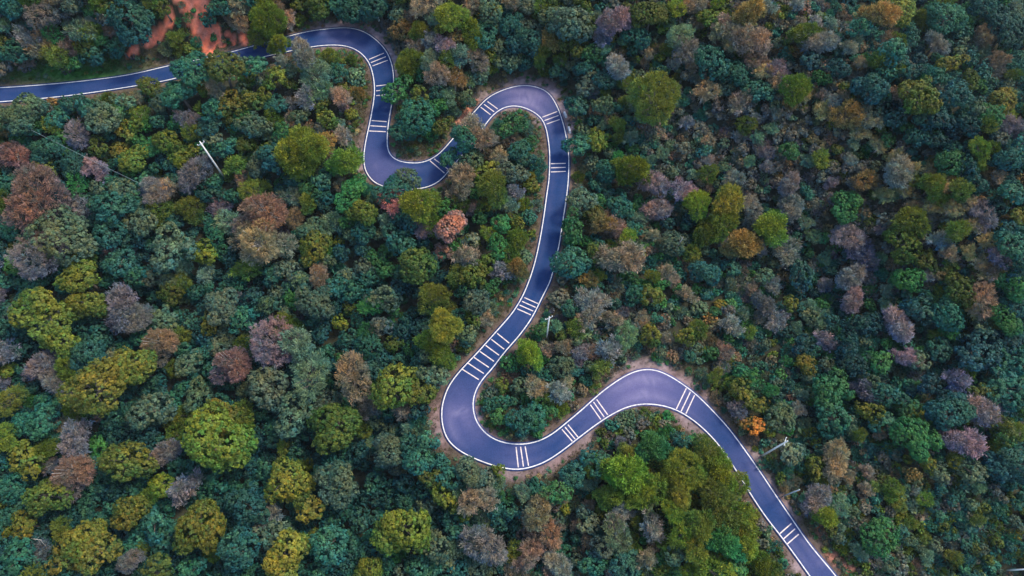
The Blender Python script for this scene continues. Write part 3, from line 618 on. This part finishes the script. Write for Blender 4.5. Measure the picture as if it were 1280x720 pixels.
OPEN = [[(-60,97),(0,99),(60,96),(110,92),(200,77),7],[(545,488),(543,525),(556,560),10],[(645,598),(690,582),(740,550),9],[(498,186),(522,192),(545,186),8],[(436,68),(456,100),(450,172),6],[(425,30),(470,42),(488,62),8],[(620,108),(655,96),(700,112),(712,150),7],
        [(705,538),(735,512),(762,492),5],[(655,600),(690,578),(740,545),7],[(760,482),(802,453),(850,470),(880,490),7],[(545,490),(545,530),(560,560),7],[(975,640),(1020,670),(1060,715),9],
        [(985,690),(1000,715),6],[(930,565),(970,618),5],[(845,526),(885,548),6],[(572,458),(610,410),(650,350),3],[(600,505),(606,535),(640,548),6],[(645,140),(672,158),5],[(446,190),(448,212),6]]
POLE_PX = [(281,223,252,176),(952,570,985,551),(683,424,687,397),(979,620,999,611),(1258,713,1282,711)]
def open_px(u, v, m=0.0):
    for (u0, v0, u1, v1) in POLE_PX:
        dx, dy = u1-u0, v1-v0; t = min(1, max(0, ((u-u0)*dx+(v-v0)*dy)/(dx*dx+dy*dy)))
        if math.hypot(u-u0-t*dx, v-v0-t*dy) < 2+2*m: return True
    for s in OPEN:
        for (u0, v0), (u1, v1) in zip(s[:-2], s[1:-1]):
            dx, dy = u1-u0, v1-v0; t = min(1, max(0, ((u-u0)*dx+(v-v0)*dy)/(dx*dx+dy*dy)))
            if math.hypot(u-u0-t*dx, v-v0-t*dy) < s[-1]+m: return True
    return False
KH = {'B': 1.35, 'F': 1.3, 'E': 1.55, 'S': .42}
fill = []
for _ in range(42000):
    u = rng.uniform(-MX, 1280+MX); v = rng.uniform(-130, 720+110)
    s = small_slope(u, v)
    r = rng.uniform(9, 18)*(1-s)+rng.uniform(5.5, 10)*s
    if v < 60: r *= .9
    dl = np.hypot(line_px[:, 0]-u, line_px[:, 1]-v).min()
    if dl < r*.95+3 or scar_px(u, v, r*.75) or open_px(u, v, r*.5): continue
    if not gfree(u, v, r, .60): continue
    near = dl < 30
    kind = 'S' if (r < 8 or near and r < 12) else random.choices('BFE', (.62, .30, .08) if s < .5 else (.5, .42, .08))[0]
    c = local_palette(u, v) if dl > 24 or random.random() < .45 else random.choice('okmGok')
    if kind == 'E' and c not in 'oyYOg': c = 'o'
    if c in 'pPrm' and kind == 'B': kind = 'F'
    if c in 'tdDg' and kind == 'F': kind = 'B'
    if c == 'D' and rng.random() < .3: c = 't'
    fill.append([u, v, 2*r, kind, c]); gput(u, v, r)
inside = lambda t: -6 < t[0] < 1286 and -6 < t[1] < 726
# largest ones become things of their own (at most 300 of a kind), the rest one mass
LIMIT = {'B': 300, 'F': 296, 'E': 200, 'S': 296}
plants = []; mass = []
for k in 'BFES':
    h_ = [t for t in hand if t[3] == k]; f_ = sorted([t for t in fill if t[3] == k and inside(t)], key=lambda t: -t[2])
    h_.sort(key=lambda t: -t[2]); n = max(0, LIMIT[k]-len(h_)); plants += h_[:LIMIT[k]]+f_[:n]; mass += h_[LIMIT[k]:]+f_[n:]
mass += [t for t in fill if not inside(t)]
print('hand', len(hand), 'fill', len(fill), {k: sum(1 for t in plants if t[3] == k) for k in 'BFES'}, 'mass', len(mass))

# ------------------------------------------------------------------ labels
ANCH = [((60,62),'above the straight upper road'),((150,18),'above the straight road, along the top edge'),((215,30),'beside the red earth scar'),((318,22),'between the red scar and the topmost bend'),
 ((440,8),'above the topmost road bend'),((560,12),'on the top edge between two road bends'),((545,85),'between the topmost bend and the narrow hairpin'),((520,155),'inside the second road bend'),
 ((380,95),'inside the topmost road bend'),((400,165),'on the verge before the second bend'),((255,110),'just below the straight upper road'),((40,130),'below the upper road, on the picture edge'),
 ((120,150),'below the upper road near the hanging wire'),((50,195),'under the hanging wire, on the picture edge'),((150,200),'at the lower end of the hanging wire'),((255,200),'around the lone white forest pole'),
 ((330,160),'between the forest pole and topmost bend'),((350,235),'between the forest pole and second bend'),((430,240),'just below the second bend verge'),((620,165),'inside the narrow hairpin'),
 ((590,215),'between the second bend and the descent'),((510,265),'just below the second road bend'),((575,300),'around the peach-coloured crown'),((640,310),'along the inner side of the descent'),
 ((640,30),'above the narrow hairpin, by the top edge'),((730,40),'around the mauve crown on the top edge'),((740,110),'just outside the narrow hairpin'),((815,125),'around the big round olive evergreen'),
 ((740,200),'outside the descent, below the hairpin'),((725,290),'overhanging the descent'),((775,330),'around the big tan-brown crown by the descent'),((730,390),'above the short roadside pole'),
 ((680,450),'around the short roadside pole'),((650,520),'inside the lower hairpin'),((740,450),'above the curve into the last bend'),((810,410),'above the last road bend'),
 ((590,380),'above the seven road bars'),((545,410),'around the tall golden evergreen clump'),((505,500),'outside the lower hairpin'),((540,580),'below the lower hairpin'),
 ((320,300),'in mid forest below the lone pole'),((40,255),'around the big red-brown crown'),((90,310),'below the big red-brown crown'),((190,300),'in mid forest beside the grey-green giant'),
 ((60,390),'around the yellow-green crowns on the picture edge'),((160,400),'among the purple crowns above the golden pair'),((140,480),'around the golden pair of crowns'),((40,470),'between the golden pair and the picture edge'),
 ((225,420),'between golden pair and round brown crown'),((290,440),'around the round brown crown'),((350,430),'around the large mauve forest crown'),((420,470),'between the mauve crown and lower hairpin'),
 ((400,370),'in mid forest above the mauve crown'),((480,380),'in the dark hollow beside the golden evergreens'),((80,560),'in the lower forest by the picture edge'),((150,580),'beside the light green round crown'),
 ((270,555),'around the biggest yellow-green crown'),((110,680),'in the golden grove in the bottom corner'),((245,660),'around the round golden crown by the bottom edge'),((375,620),'around the double golden crown'),
 ((430,590),'beside the pale grey-green round crown'),((360,695),'below the double golden crown, bottom edge'),((500,655),'around the lone round crown near bottom edge'),((600,650),'among the brown crowns below the hairpin'),
 ((690,640),'below the road between hairpin and grove'),((770,670),'on the grey side of the olive grove'),((790,590),'in the upper olive grove'),((880,600),'in the olive grove beside the road'),
 ((900,690),'in the olive grove by the bottom edge'),((870,170),'on the grey scrub slope'),((830,240),'around the mauve pair on the slope'),((890,270),'around the golden evergreen pair'),
 ((950,300),'around the orange-gold evergreen'),((985,240),'around the high mauve crown'),((870,350),'around the grey-blue slope tree'),((860,420),'on the slope above the last bend'),
 ((950,390),'in the hollow above the last bend'),((930,480),'beside the road past the last bend'),((945,530),'around the bright orange shrub'),((985,560),'around the roadside crossarm pole'),
 ((1010,640),'around the bare grey roadside pole'),((1040,480),'around the big green hollow tree'),((1030,430),'in the hollow beside a small mauve crown'),((1060,360),'around the purple slope crowns'),
 ((1060,280),'on the slope under the ridge'),((1125,420),'around the mauve hollow crowns'),((1130,310),'around the big olive slope tree'),((1080,210),'on the upper ridge slope'),((1160,240),'near the ridge crest'),
 ((1220,300),'on the ridge crest'),((1210,370),'at the lower end of the ridge crest'),((1210,450),'below the ridge end'),((1140,540),'around the domed green tree'),((1200,540),'around the lower mauve pair'),
 ((1260,560),'around the dark tree on the picture edge'),((1150,600),'below the domed green tree'),((1090,660),'on the bottom scrub slope'),((1200,660),'on the bottom scrub slope by the corner'),((1265,650),'in the bottom corner past the scrub'),
 ((950,60),'at the top of the ridge'),((920,100),'in the dark dip beside the ridge top'),((860,40),'on the top edge before the ridge'),((1000,100),'on the ridge shoulder'),((1060,140),'on the bare upper ridge'),
 ((1040,40),'beyond the ridge top'),((1110,20),'around the orange-brown crowns by the top edge'),((1100,100),'in the valley behind the ridge'),((1170,110),'across the valley behind the ridge'),
 ((1200,30),'on the top edge across the valley'),((1255,50),'in the top corner across the valley'),((1250,140),'around the golden valley tree'),((1200,200),'in the valley below the ridge crest'),
 ((1262,220),'on the picture edge behind the ridge'),((1268,310),'behind the ridge crest, on the picture edge'),((1262,400),'behind the ridge end'),((1265,480),'on the picture edge below the ridge')]
AP = np.array([p for p, _ in ANCH], float)
KWORD = {'B': 'broadleaf tree', 'F': 'thin-crowned autumn tree', 'E': 'feathery evergreen tree', 'S': 'shrub'}
KNAME = {'B': 'broadleaf_tree', 'F': 'autumn_tree', 'E': 'evergreen_tree', 'S': 'shrub'}
KGROUP = {'B': 'broadleaf trees of the forest', 'F': 'thin-crowned autumn trees of the forest', 'E': 'feathery evergreen trees of the forest', 'S': 'shrubs on the hillside'}
def size_word(d, k):
    if k == 'S': return 'small' if d < 15 else 'big'
    return 'huge' if d >= 58 else 'large' if d >= 40 else 'mid-sized' if d >= 28 else 'small'
ORD = ['first','second','third','fourth','fifth','sixth','seventh','eighth','ninth','tenth','eleventh','twelfth']
def make_labels(items):
    base = []
    for (u, v, d, k, c) in items:
        reg = ANCH[int(np.argmin((AP[:, 0]-u)**2+(AP[:, 1]-v)**2))][1]
        base.append((size_word(d, k), WORD[c], k, reg))
    first = {}
    for i, b in enumerate(base): first.setdefault(b, []).append(i)
    labels = [None]*len(items)
    big = [i for i, t in enumerate(items) if t[2] >= 28]
    for b, ids in first.items():
        sw, w, k, reg = b
        if len(ids) == 1: labels[ids[0]] = f'{sw} {w} {KWORD[k]} {reg}'; continue
        # tell them apart by what they stand against
        byn = {}
        for i in ids:
            u, v, d, _, c = items[i]
            cand = sorted(((math.hypot(items[j][0]-u, items[j][1]-v)-items[j][2]/2, j) for j in big if j != i and (base[j][1], base[j][2]) != (w, k)))[:1]
            j = cand[0][1]; byn.setdefault((0, base[j][1], base[j][2]), []).append(i)
        order = sorted(ids, key=lambda i: items[i][1])
        for key, sub in byn.items():
            short = {'B': 'broadleaf', 'F': 'autumn tree', 'E': 'evergreen', 'S': 'shrub'}[key[2]]
            if len(sub) == 1: labels[sub[0]] = f'{sw} {w} {short_k[k]} against {key[1]} {short}, {reg}'
        rest = [i for i in order if labels[i] is None]
        for i in rest:
            n = order.index(i); m = len(order)
            pos = 'topmost' if n == 0 else 'lowest' if n == m-1 else ORD[n]+' down'
            labels[i] = f'{pos} of the {sw} {w} {short_k[k]}s {reg}'
    for i, l in enumerate(labels):
        if len(l.replace('-', ' ').split()) > 16: labels[i] = l.replace('mid-sized ', '').replace('thin-crowned ', '').replace('feathery ', '')
    for i, l in enumerate(labels):
        n = lambda q: len(q.replace('-', ' ').split())
        if n(l) > 16: l = l.replace(' of the ', ' ').replace(', along', ' along').replace('-sized', '').replace('mid ', '')
        if len(l.split()) > 16: l = l.replace(' tree against', ' against').replace('large ', '').replace('small ', '')
        labels[i] = l
    return labels
short_k = {'B': 'broadleaf tree', 'F': 'autumn tree', 'E': 'evergreen tree', 'S': 'shrub'}
LABELS = make_labels(plants)

# ------------------------------------------------------------------ planting
def place(items):
    """ground position, scale and library entry for each (u,v,d,kind,colour)"""
    out = []
    U = np.array([t[0] for t in items]); Vv = np.array([t[1] for t in items]); Dm = np.array([t[2] for t in items])
    hh = np.array([KH[t[3]]*t[2]*.5*.19+(1.5 if t[3] != 'S' else 0) for t in items])
    lift = np.array([(2.6 if t[2] >= 44 else 1.2 if t[2] >= 34 else 0)*(1-float(sstep(520, 760, t[0])))*float(sstep(180, 330, t[1])) if t[3] != 'S' else 0 for t in items])
    for i, t in enumerate(items): lift[i] = LIFT.get((t[0], t[1]), lift[i])
    for it in range(3):
        x, y, z, t = hit(U, Vv, hh); dep = project(x, y, z+hh)[2]; R = Dm*.5*dep/FPX
        pick = []
        for i, q in enumerate(items):
            lib = LIB[q[3]]
            if it == 0: q_ = sorted(range(len(lib)), key=lambda n: abs(math.log(lib[n][0]/R[i]))+.12*random.random())
            if it == 0:
                near = [n for n in q_ if abs(math.log(lib[n][0]/R[i])) < .32] or q_[:2]
                q.append(random.choice(near))
            hh[i] = lib[q[5]][1]*R[i]/lib[q[5]][0]+lift[i]
    for i, q in enumerate(items): out.append((x[i], y[i], z[i], R[i]/LIB[q[3]][q[5]][0]*1.06, q[5], lift[i]))
    return out
# nothing may root on the carriageway
def colour_of(c, amt=.13, kind='B'):
    b = KGAIN[kind]*np.array(HUE[c])*np.clip(rng.normal(1, amt), .65, 1.4); b = b*np.clip(rng.normal(1, .06, 3), .8, 1.2)
    return (*b, 1)
pos = place(plants)
proto = {}
def make_plant(kind, n):
    R, H, cm, tm = LIB[kind][n]
    if kind == 'S':
        return D.objects.new('shrub', cm)
    root = D.objects.new(KNAME[kind], None); root.empty_display_size = .3
    return root
for t, (x, y, z, s, n, lf), lab in zip(plants, pos, LABELS):
    kind = t[3]; R, H, cm, tm = LIB[kind][n]
    root = make_plant(kind, n); COL.objects.link(root)
    root.location = (x, y, z); zs = random.uniform(.88, 1.12); root.scale = (s*random.uniform(.84, 1.16), s*random.uniform(.84, 1.16), s*zs if kind == 'S' else s)
    root.rotation_euler = (random.gauss(0, .07), random.gauss(0, .07), random.uniform(0, 6.283))
    if kind == 'S':
        root.color = colour_of(t[4], kind='S'); root.location.z += R*.42*s*.9
        tag(root, lab, 'shrub', KGROUP['S'])
    else:
        tag(root, lab, 'tree', KGROUP[kind])
        if (kind, n) not in proto:
            c = D.objects.new('crown', cm); k = D.objects.new('trunk', tm); proto[(kind, n)] = (c, k)
        else:
            c, k = (o.copy() for o in proto[(kind, n)])
        for o in (c, k): COL.objects.link(o); o.parent = root
        c.location = (0, 0, H+lf/s); k.scale.z = 1+lf/s/H; c.color = colour_of(t[4], kind=kind)

# the plants too small to count: one mass, baked from the same shrubs and crowns
def bake(specs, name, lab, cat_kind='stuff'):
    Vs = []; Cs = []
    cache = {}
    for (me, loc, sc_, rot, col, frac) in specs:
        if me.name not in cache:
            v = np.empty(len(me.vertices)*3, np.float32); me.vertices.foreach_get('co', v)
            c = np.empty(len(me.vertices)*4, np.float32); me.color_attributes['tint'].data.foreach_get('color', c)
            cache[me.name] = (v.reshape(-1, 4, 3), c.reshape(-1, 4, 4))
        v, c = cache[me.name]
        if frac < 1:
            sel = rng.random(len(v)) < frac; v, c = v[sel], c[sel]
            mid = v.mean(1, keepdims=True); v = mid+(v-mid)*(1/math.sqrt(frac))**.9
        cr, sn = math.cos(rot), math.sin(rot); M = np.array([[cr, -sn, 0], [sn, cr, 0], [0, 0, 1]])*np.array(sc_)[:, None]
        Vs.append((v.reshape(-1, 3)@M.T+np.array(loc)).astype(np.float32)); Cs.append(c.reshape(-1, 4)[:, :3]*np.array(col[:3]))
    V = np.vstack(Vs); Cc = np.vstack(Cs)
    me = mesh_np(name, V, np.arange(len(V)).reshape(-1, 4), M_leaf, Cc)
    o = link(name, me); o.color = (1, 1, 1, 1); return tag(o, lab, cat_kind if False else None, None, 'stuff')
mp = place(mass); specs = []
for t, (x, y, z, s, n, lf) in zip(mass, mp):
    R, H, cm, tm = LIB[t[3]][n]
    specs.append((cm, (x, y, z+H*s*(.9 if t[3] == 'S' else 1)), (s, s, s), rng.uniform(0, 6.28), colour_of(t[4], kind=t[3]), .45 if inside(t) else .3))
# understorey over the whole forest floor
NU = 8000
u = rng.uniform(-MX, 1280+MX, NU); v = rng.uniform(-130, 720+110, NU); x, y, z, _ = hit(u, v)
dd = bil(DD, x, y)
for i in range(NU):
    r = rng.uniform(.7, 1.9) if dd[i] > 11 else rng.uniform(.45, 1.0)
    if dd[i] < 3.7+r+(.7*rng.random()) or scar_px(u[i], v[i]): continue
    if open_px(u[i], v[i]):
        if r > 1.3 or rng.random() < .3: continue
        r *= .7
    c = local_palette(u[i], v[i]); n = rng.integers(0, 8); R, H, cm, _t = LIB['S'][n]; s = r/R
    specs.append((cm, (x[i], y[i], z[i]+r*.35), (s, s, s*rng.uniform(.8, 1.2)), rng.uniform(0, 6.28), colour_of(c, .2, 'S'), .28))
nv = 2600; kk_ = rng.integers(0, len(MID), nv); wv = rng.uniform(3.9, 9.0, nv)*np.where(rng.random(nv) < .5, 1, -1); nn_ = normals2(MID)[kk_]
vx = MID[kk_, 0]+nn_[:, 0]*wv; vy = MID[kk_, 1]+nn_[:, 1]*wv; vd = bil(DD, vx, vy); vz = ground(vx, vy); pu, pv_, _ = project(vx, vy, vz); pl = bil(pale, vx, vy); vs_ = bil(scar, vx, vy)
for i in range(nv):
    r = rng.uniform(.22, .62)
    if vd[i] < 3.25+r*1.1 or rng.random() < pl[i]*.9*(vd[i] < 5.2) or vs_[i] > .2: continue
    c = random.choice('okmgkgTt'); n = rng.integers(0, 8); R, H, cm, _t = LIB['S'][n]; s = r/R
    specs.append((cm, (vx[i], vy[i], vz[i]+r*.3), (s*1.2, s*1.2, s*rng.uniform(.6, 1.1)), rng.uniform(0, 6.28), colour_of(c, .22, 'S'), .10))
und = bake(specs, 'undergrowth', 'mixed green, brown and grey undergrowth filling the gaps between the trees')

# verge grass tufts
NG = 34000
k = rng.integers(0, len(MID), NG); nn = normals2(MID)[k]; w = rng.uniform(3.3, 10.5, NG)*np.where(rng.random(NG) < .5, 1, -1)
gx = MID[k, 0]+nn[:, 0]*w+rng.normal(0, .5, NG); gy = MID[k, 1]+nn[:, 1]*w+rng.normal(0, .5, NG)
gd = bil(DD, gx, gy); pal_ = bil(np.clip(pale*1.0, 0, 1), gx, gy); gs = bil(scar, gx, gy)
keep = (gd > 3.45) & (gd < 10) & (rng.random(NG) > pal_*1.5) & (rng.random(NG) < np.clip((gd-3.0)/2.2, .12, 1)) & (gs < .2)
gx, gy = gx[keep], gy[keep]; gz = ground(gx, gy); gu, gv, _ = project(gx, gy, gz)
green = np.clip(np.exp(-((gu-95)/80)**2-((gv-92)/14)**2)*1.2+.35*rng.random(len(gx)), 0, 1)[:, None]
dry = np.array([[.16, .125, .070]])*rng.uniform(.5, 1.4, (len(gx), 1)); gc = dry*(1-green)+np.array([[.050, .175, .032]])*green
per = 6; P = np.repeat(np.stack([gx, gy, gz], 1), per, 0)+np.c_[rng.normal(0, .18, (len(gx)*per, 2)), np.zeros(len(gx)*per)]
d = unit(np.c_[rng.normal(0, .45, (len(P), 2)), np.ones(len(P))]); V, F = spike_quads(P, d, rng.uniform(.25, .7, len(P)), rng.uniform(.03, .07, len(P)), rng)
o = link('grass', mesh_np('grass', V, F, M_fine, np.repeat(gc, per*4, 0))); o.color = (1, 1, 1, 1)
tag(o, 'dry and green grass along the road verges', kind='stuff')

# ------------------------------------------------------------------ poles, wire, small roadside things
def pole(base_px, top_px, label, H=None, arm=True, mat=M_conc, arm_yaw=0.0, group=None, rb=.19, rt=.12, braces=True):
    x, y, z, _ = hit(*base_px); x, y, z = float(x[0]), float(y[0]), float(z[0])
    # height from where the tip is seen
    best = min(np.arange(3, 16, .1), key=lambda h: np.hypot(*(np.array(project(x, y, z+h)[:2])-np.array(top_px))))
    H = float(best); bx = np.array(project(x, y, z+H)[:2]).ravel()
    e = D.objects.new('utility_pole', None); COL.objects.link(e); e.location = (x, y, z); tag(e, label, 'utility pole', group)
    link('post', MB().tube([(0, 0, -1), (0, 0, H*.5), (0, 0, H)], [rb*1.05, (rb+rt)/2, rt], 12).mesh('post', mat, True), e)
    if arm:
        ca, sa = math.cos(arm_yaw), math.sin(arm_yaw)
        L = .95
        link('crossarm', MB().box((sa*-.16, ca*.16, H-.75), (2*L, .12, .12), arm_yaw).mesh('crossarm', M_steel), e)
        for q in (-.85, 0.85):
            m = MB(); b = (ca*q+sa*-.16, sa*q+ca*.16)
            m.tube([(b[0], b[1], H-.70), (b[0], b[1], H-.55), (b[0], b[1], H-.5), (b[0], b[1], H-.42), (b[0], b[1], H-.36), (b[0], b[1], H-.26)], [.04, .04, .13, .08, .12, .05], 10)
            link('insulator', m.mesh('insulator', M_porc, True), e)
        m = MB(); m.tube([(0, 0, H-.05), (0, 0, H+.12), (0, 0, H+.18), (0, 0, H+.28), (0, 0, H+.34), (0, 0, H+.42)], [.05, .05, .14, .09, .13, .05], 10)
        link('insulator', m.mesh('insulator', M_porc, True), e)
        if braces:
            m = MB()
            for q in (-.6, .6): m.tube([(0, rt+.02, H-1.45), (ca*q+sa*-.16, sa*q+ca*.16, H-.8)], [.025, .025], 6)
            link('brace', m.mesh('brace', M_steel), e)
    return e, (x, y, z, H)
pg = 'concrete utility poles'
pole((281,223), (252,176), 'tall white concrete pole with crossarm standing alone in the forest', group=pg, arm_yaw=math.radians(38), rb=.24, rt=.17)
pole((952,570), (985,551), 'white concrete pole with crossarm beside the road past the last bend', group=pg, arm_yaw=math.radians(68), rb=.22, rt=.15)
pole((1258,713), (1282,711), 'white concrete pole leaning into view in the bottom corner past the scrub', group=pg, arm=False, rb=.2, rt=.14)
pole((683,424), (687,397), 'short white concrete pole between the descent and the lower hairpin', group=pg, arm_yaw=math.radians(25), rb=.2, rt=.15)
pole((979,620), (999,611), 'bare grey pole without crossarm beside the road near the bottom edge', group=pg, arm=False, mat=M_concg, rb=.16, rt=.11)
# hanging wire over the forest below the upper road
pts = []
for uu, vv, h in ((-60,112,9.5),(30,158,7.2),(80,183,6.8),(130,207,7.2),(190,238,9.0)):
    x, y, z, _ = hit(uu, vv, h); pts.append((float(x[0]), float(y[0]), float(z[0])+h))
P = np.array(pts); zz = np.linspace(P[0, 2], P[-1, 2], 40); P = resample(P, .5); tt = np.linspace(0, 1, len(P))
base = P[:, 2].copy(); fit = np.polyfit(tt, base, 2); P[:, 2] = np.polyval(fit, tt)
P[:, 0] = np.polyval(np.polyfit(tt, P[:, 0], 1), tt); P[:, 1] = np.polyval(np.polyfit(tt, P[:, 1], 1), tt)
tag(link('power_line', MB().tube(list(P), [.035]*len(P), 6).mesh('power_line', M_cable, True)), 'thin grey wire hanging over the trees below the straight upper road', 'wire')
# white guard blocks on the outer verge of the narrow hairpin
for (uu, vv, yaw), lab in (((706.5,144,math.radians(-70)), 'white concrete guard block on the narrow hairpin verge, upper of two'), ((711.5,163,math.radians(-78)), 'white concrete guard block on the narrow hairpin verge, lower of two')):
    x, y, z, _ = hit(uu, vv)
    o = link('guard_block', MB().box((0, 0, .3), (2.0, .55, .9), 0, .8).box((0, 0, .77), (1.5, .34, .05), 0, .9).mesh('guard_block', M_white)); o.location = (x[0], y[0], z[0]); o.rotation_euler.z = yaw
    tag(o, lab, 'guard block', 'guard blocks on the hairpin verge')
# small road sign overhanging the edge line by the seven bars
x, y, z, _ = hit(633, 452); e = D.objects.new('road_sign', None); COL.objects.link(e); e.location = (x[0], y[0], z[0]); e.rotation_euler.z = math.radians(35)
tag(e, 'small pale sign on a thin post by the seven road bars', 'road sign')
link('post', MB().tube([(0, 0, -.4), (0, 0, 3.0)], [.06, .05], 10).mesh('post', M_steel, True), e)
link('sign_panel', MB().tube([(0, -.05, 2.7), (0, -.09, 2.7)], [.46, .46], 3).mesh('sign_panel', M_sign), e)
# marker posts
for (uu, vv), lab in (((474,26), 'slim white marker post above the topmost bend'), ((679,88), 'slim white marker post above the narrow hairpin')):
    x, y, z, _ = hit(uu, vv)
    o = link('marker_post', MB().box((0, 0, .6), (.42, .3, 1.5), .3, .85).box((0, 0, 1.38), (.3, .2, .06), .3, .7).mesh('marker_post', M_white)); o.location = (x[0], y[0], z[0])
    tag(o, lab, 'marker post', 'white marker posts above the road')
# dead standing and fallen wood
def dead(px0, px1, h0, h1, label, r=.10, twigs=5):
    x0, y0, z0, _ = hit(px0[0], px0[1], h0); x1, y1, z1, _ = hit(px1[0], px1[1], h1)
    a = np.array([x0[0], y0[0], z0[0]+h0]); b = np.array([x1[0], y1[0], z1[0]+h1]); g = np.random.default_rng(int(px0[0])); m = MB(); mid = (a+b)/2+g.normal(0, .12, 3)
    m.tube([np.zeros(3), mid-a, b-a], [r*1.2, r, r*.45], 7)
    for _ in range(twigs):
        f = g.uniform(.3, .95); p = (b-a)*f; q = p+(b-a)*g.uniform(.1, .3)+g.normal(0, .7, 3); m.tube([p, (p+q)/2+g.normal(0, .08, 3), q], [r*.4, r*.3, r*.12], 5, cap=False)
    o = link('dead_tree', m.mesh('dead_tree', M_dead, True)); o.location = a; return tag(o, label, 'dead tree', 'pale dead trunks in the forest')
dead((843,318), (854,296), .3, 8.0, 'pale leaning dead trunk among the slope trees near the golden evergreens')
dead((366,322), (361,312), .3, 5.5, 'pale broken dead trunk in the dark gap of mid forest')
dead((34,671), (52,675), 4.0, 6.5, 'whitish bare branches among golden crowns in the bottom corner', .09, 9)

# ------------------------------------------------------------------ thin valley haze
zlo = float(ZZ.min())-1.5
hm, hnt, hout = new_mat('haze'); pv = N(hnt, 'ShaderNodeVolumePrincipled'); pv.inputs['Color'].default_value = (.62, .82, 1, 1); pv.inputs['Density'].default_value = HAZE
pv.inputs['Anisotropy'].default_value = .1; hnt.links.new(pv.outputs[0], hout.inputs['Volume'])
tag(link('haze', MB().box((0, 100, (zlo+CAM_H+3)/2), (2*GX[-1]+60, 2*(GY[-1]-100)+60, CAM_H+3-zlo)).mesh('haze', hm)), kind='stuff')

# ------------------------------------------------------------------ light, world, camera
SUN_EL, SUN_AZ = math.radians(54), math.radians(30)      # from the upper right of the picture (x east, y up the picture)
w = D.worlds.new('World'); sc.world = w; w.use_nodes = True; nt = w.node_tree
bg = nt.nodes['Background']; bg.inputs[1].default_value = .12
sky = nt.nodes.new('ShaderNodeTexSky'); sky.sky_type = 'NISHITA'; sky.sun_disc = False; sky.sun_elevation = SUN_EL
sky.sun_rotation = math.pi/2-SUN_AZ; sky.air_density = 1.0; sky.dust_density = 1.5; sky.ozone_density = 1.5
nt.links.new(sky.outputs[0], bg.inputs[0])
sl_ = D.lights.new('sun', 'SUN'); sl_.energy = 1.5; sl_.angle = math.radians(14); sl_.color = (1, .86, .64)
so = D.objects.new('sun', sl_); COL.objects.link(so)
import mathutils
dv = mathutils.Vector((math.cos(SUN_EL)*math.cos(SUN_AZ), math.cos(SUN_EL)*math.sin(SUN_AZ), math.sin(SUN_EL)))
so.rotation_euler = dv.to_track_quat('Z', 'Y').to_euler(); so.location = dv*300
cd = D.cameras.new('camera'); cd.sensor_width = 36; cd.lens = 24; cd.clip_end = 5000; cd.clip_start = 1
co = D.objects.new('camera', cd); COL.objects.link(co); co.location = (0, 0, CAM_H); co.rotation_euler = (TILT, 0, 0); sc.camera = co
vs = sc.view_settings; vs.view_transform = 'Standard'; vs.look = 'None'; vs.exposure = 1.47; vs.gamma = 1; vs.use_curve_mapping = False
cy = sc.cycles; cy.max_bounces = 5; cy.diffuse_bounces = 3; cy.glossy_bounces = 1; cy.transmission_bounces = 2; cy.use_denoising = True
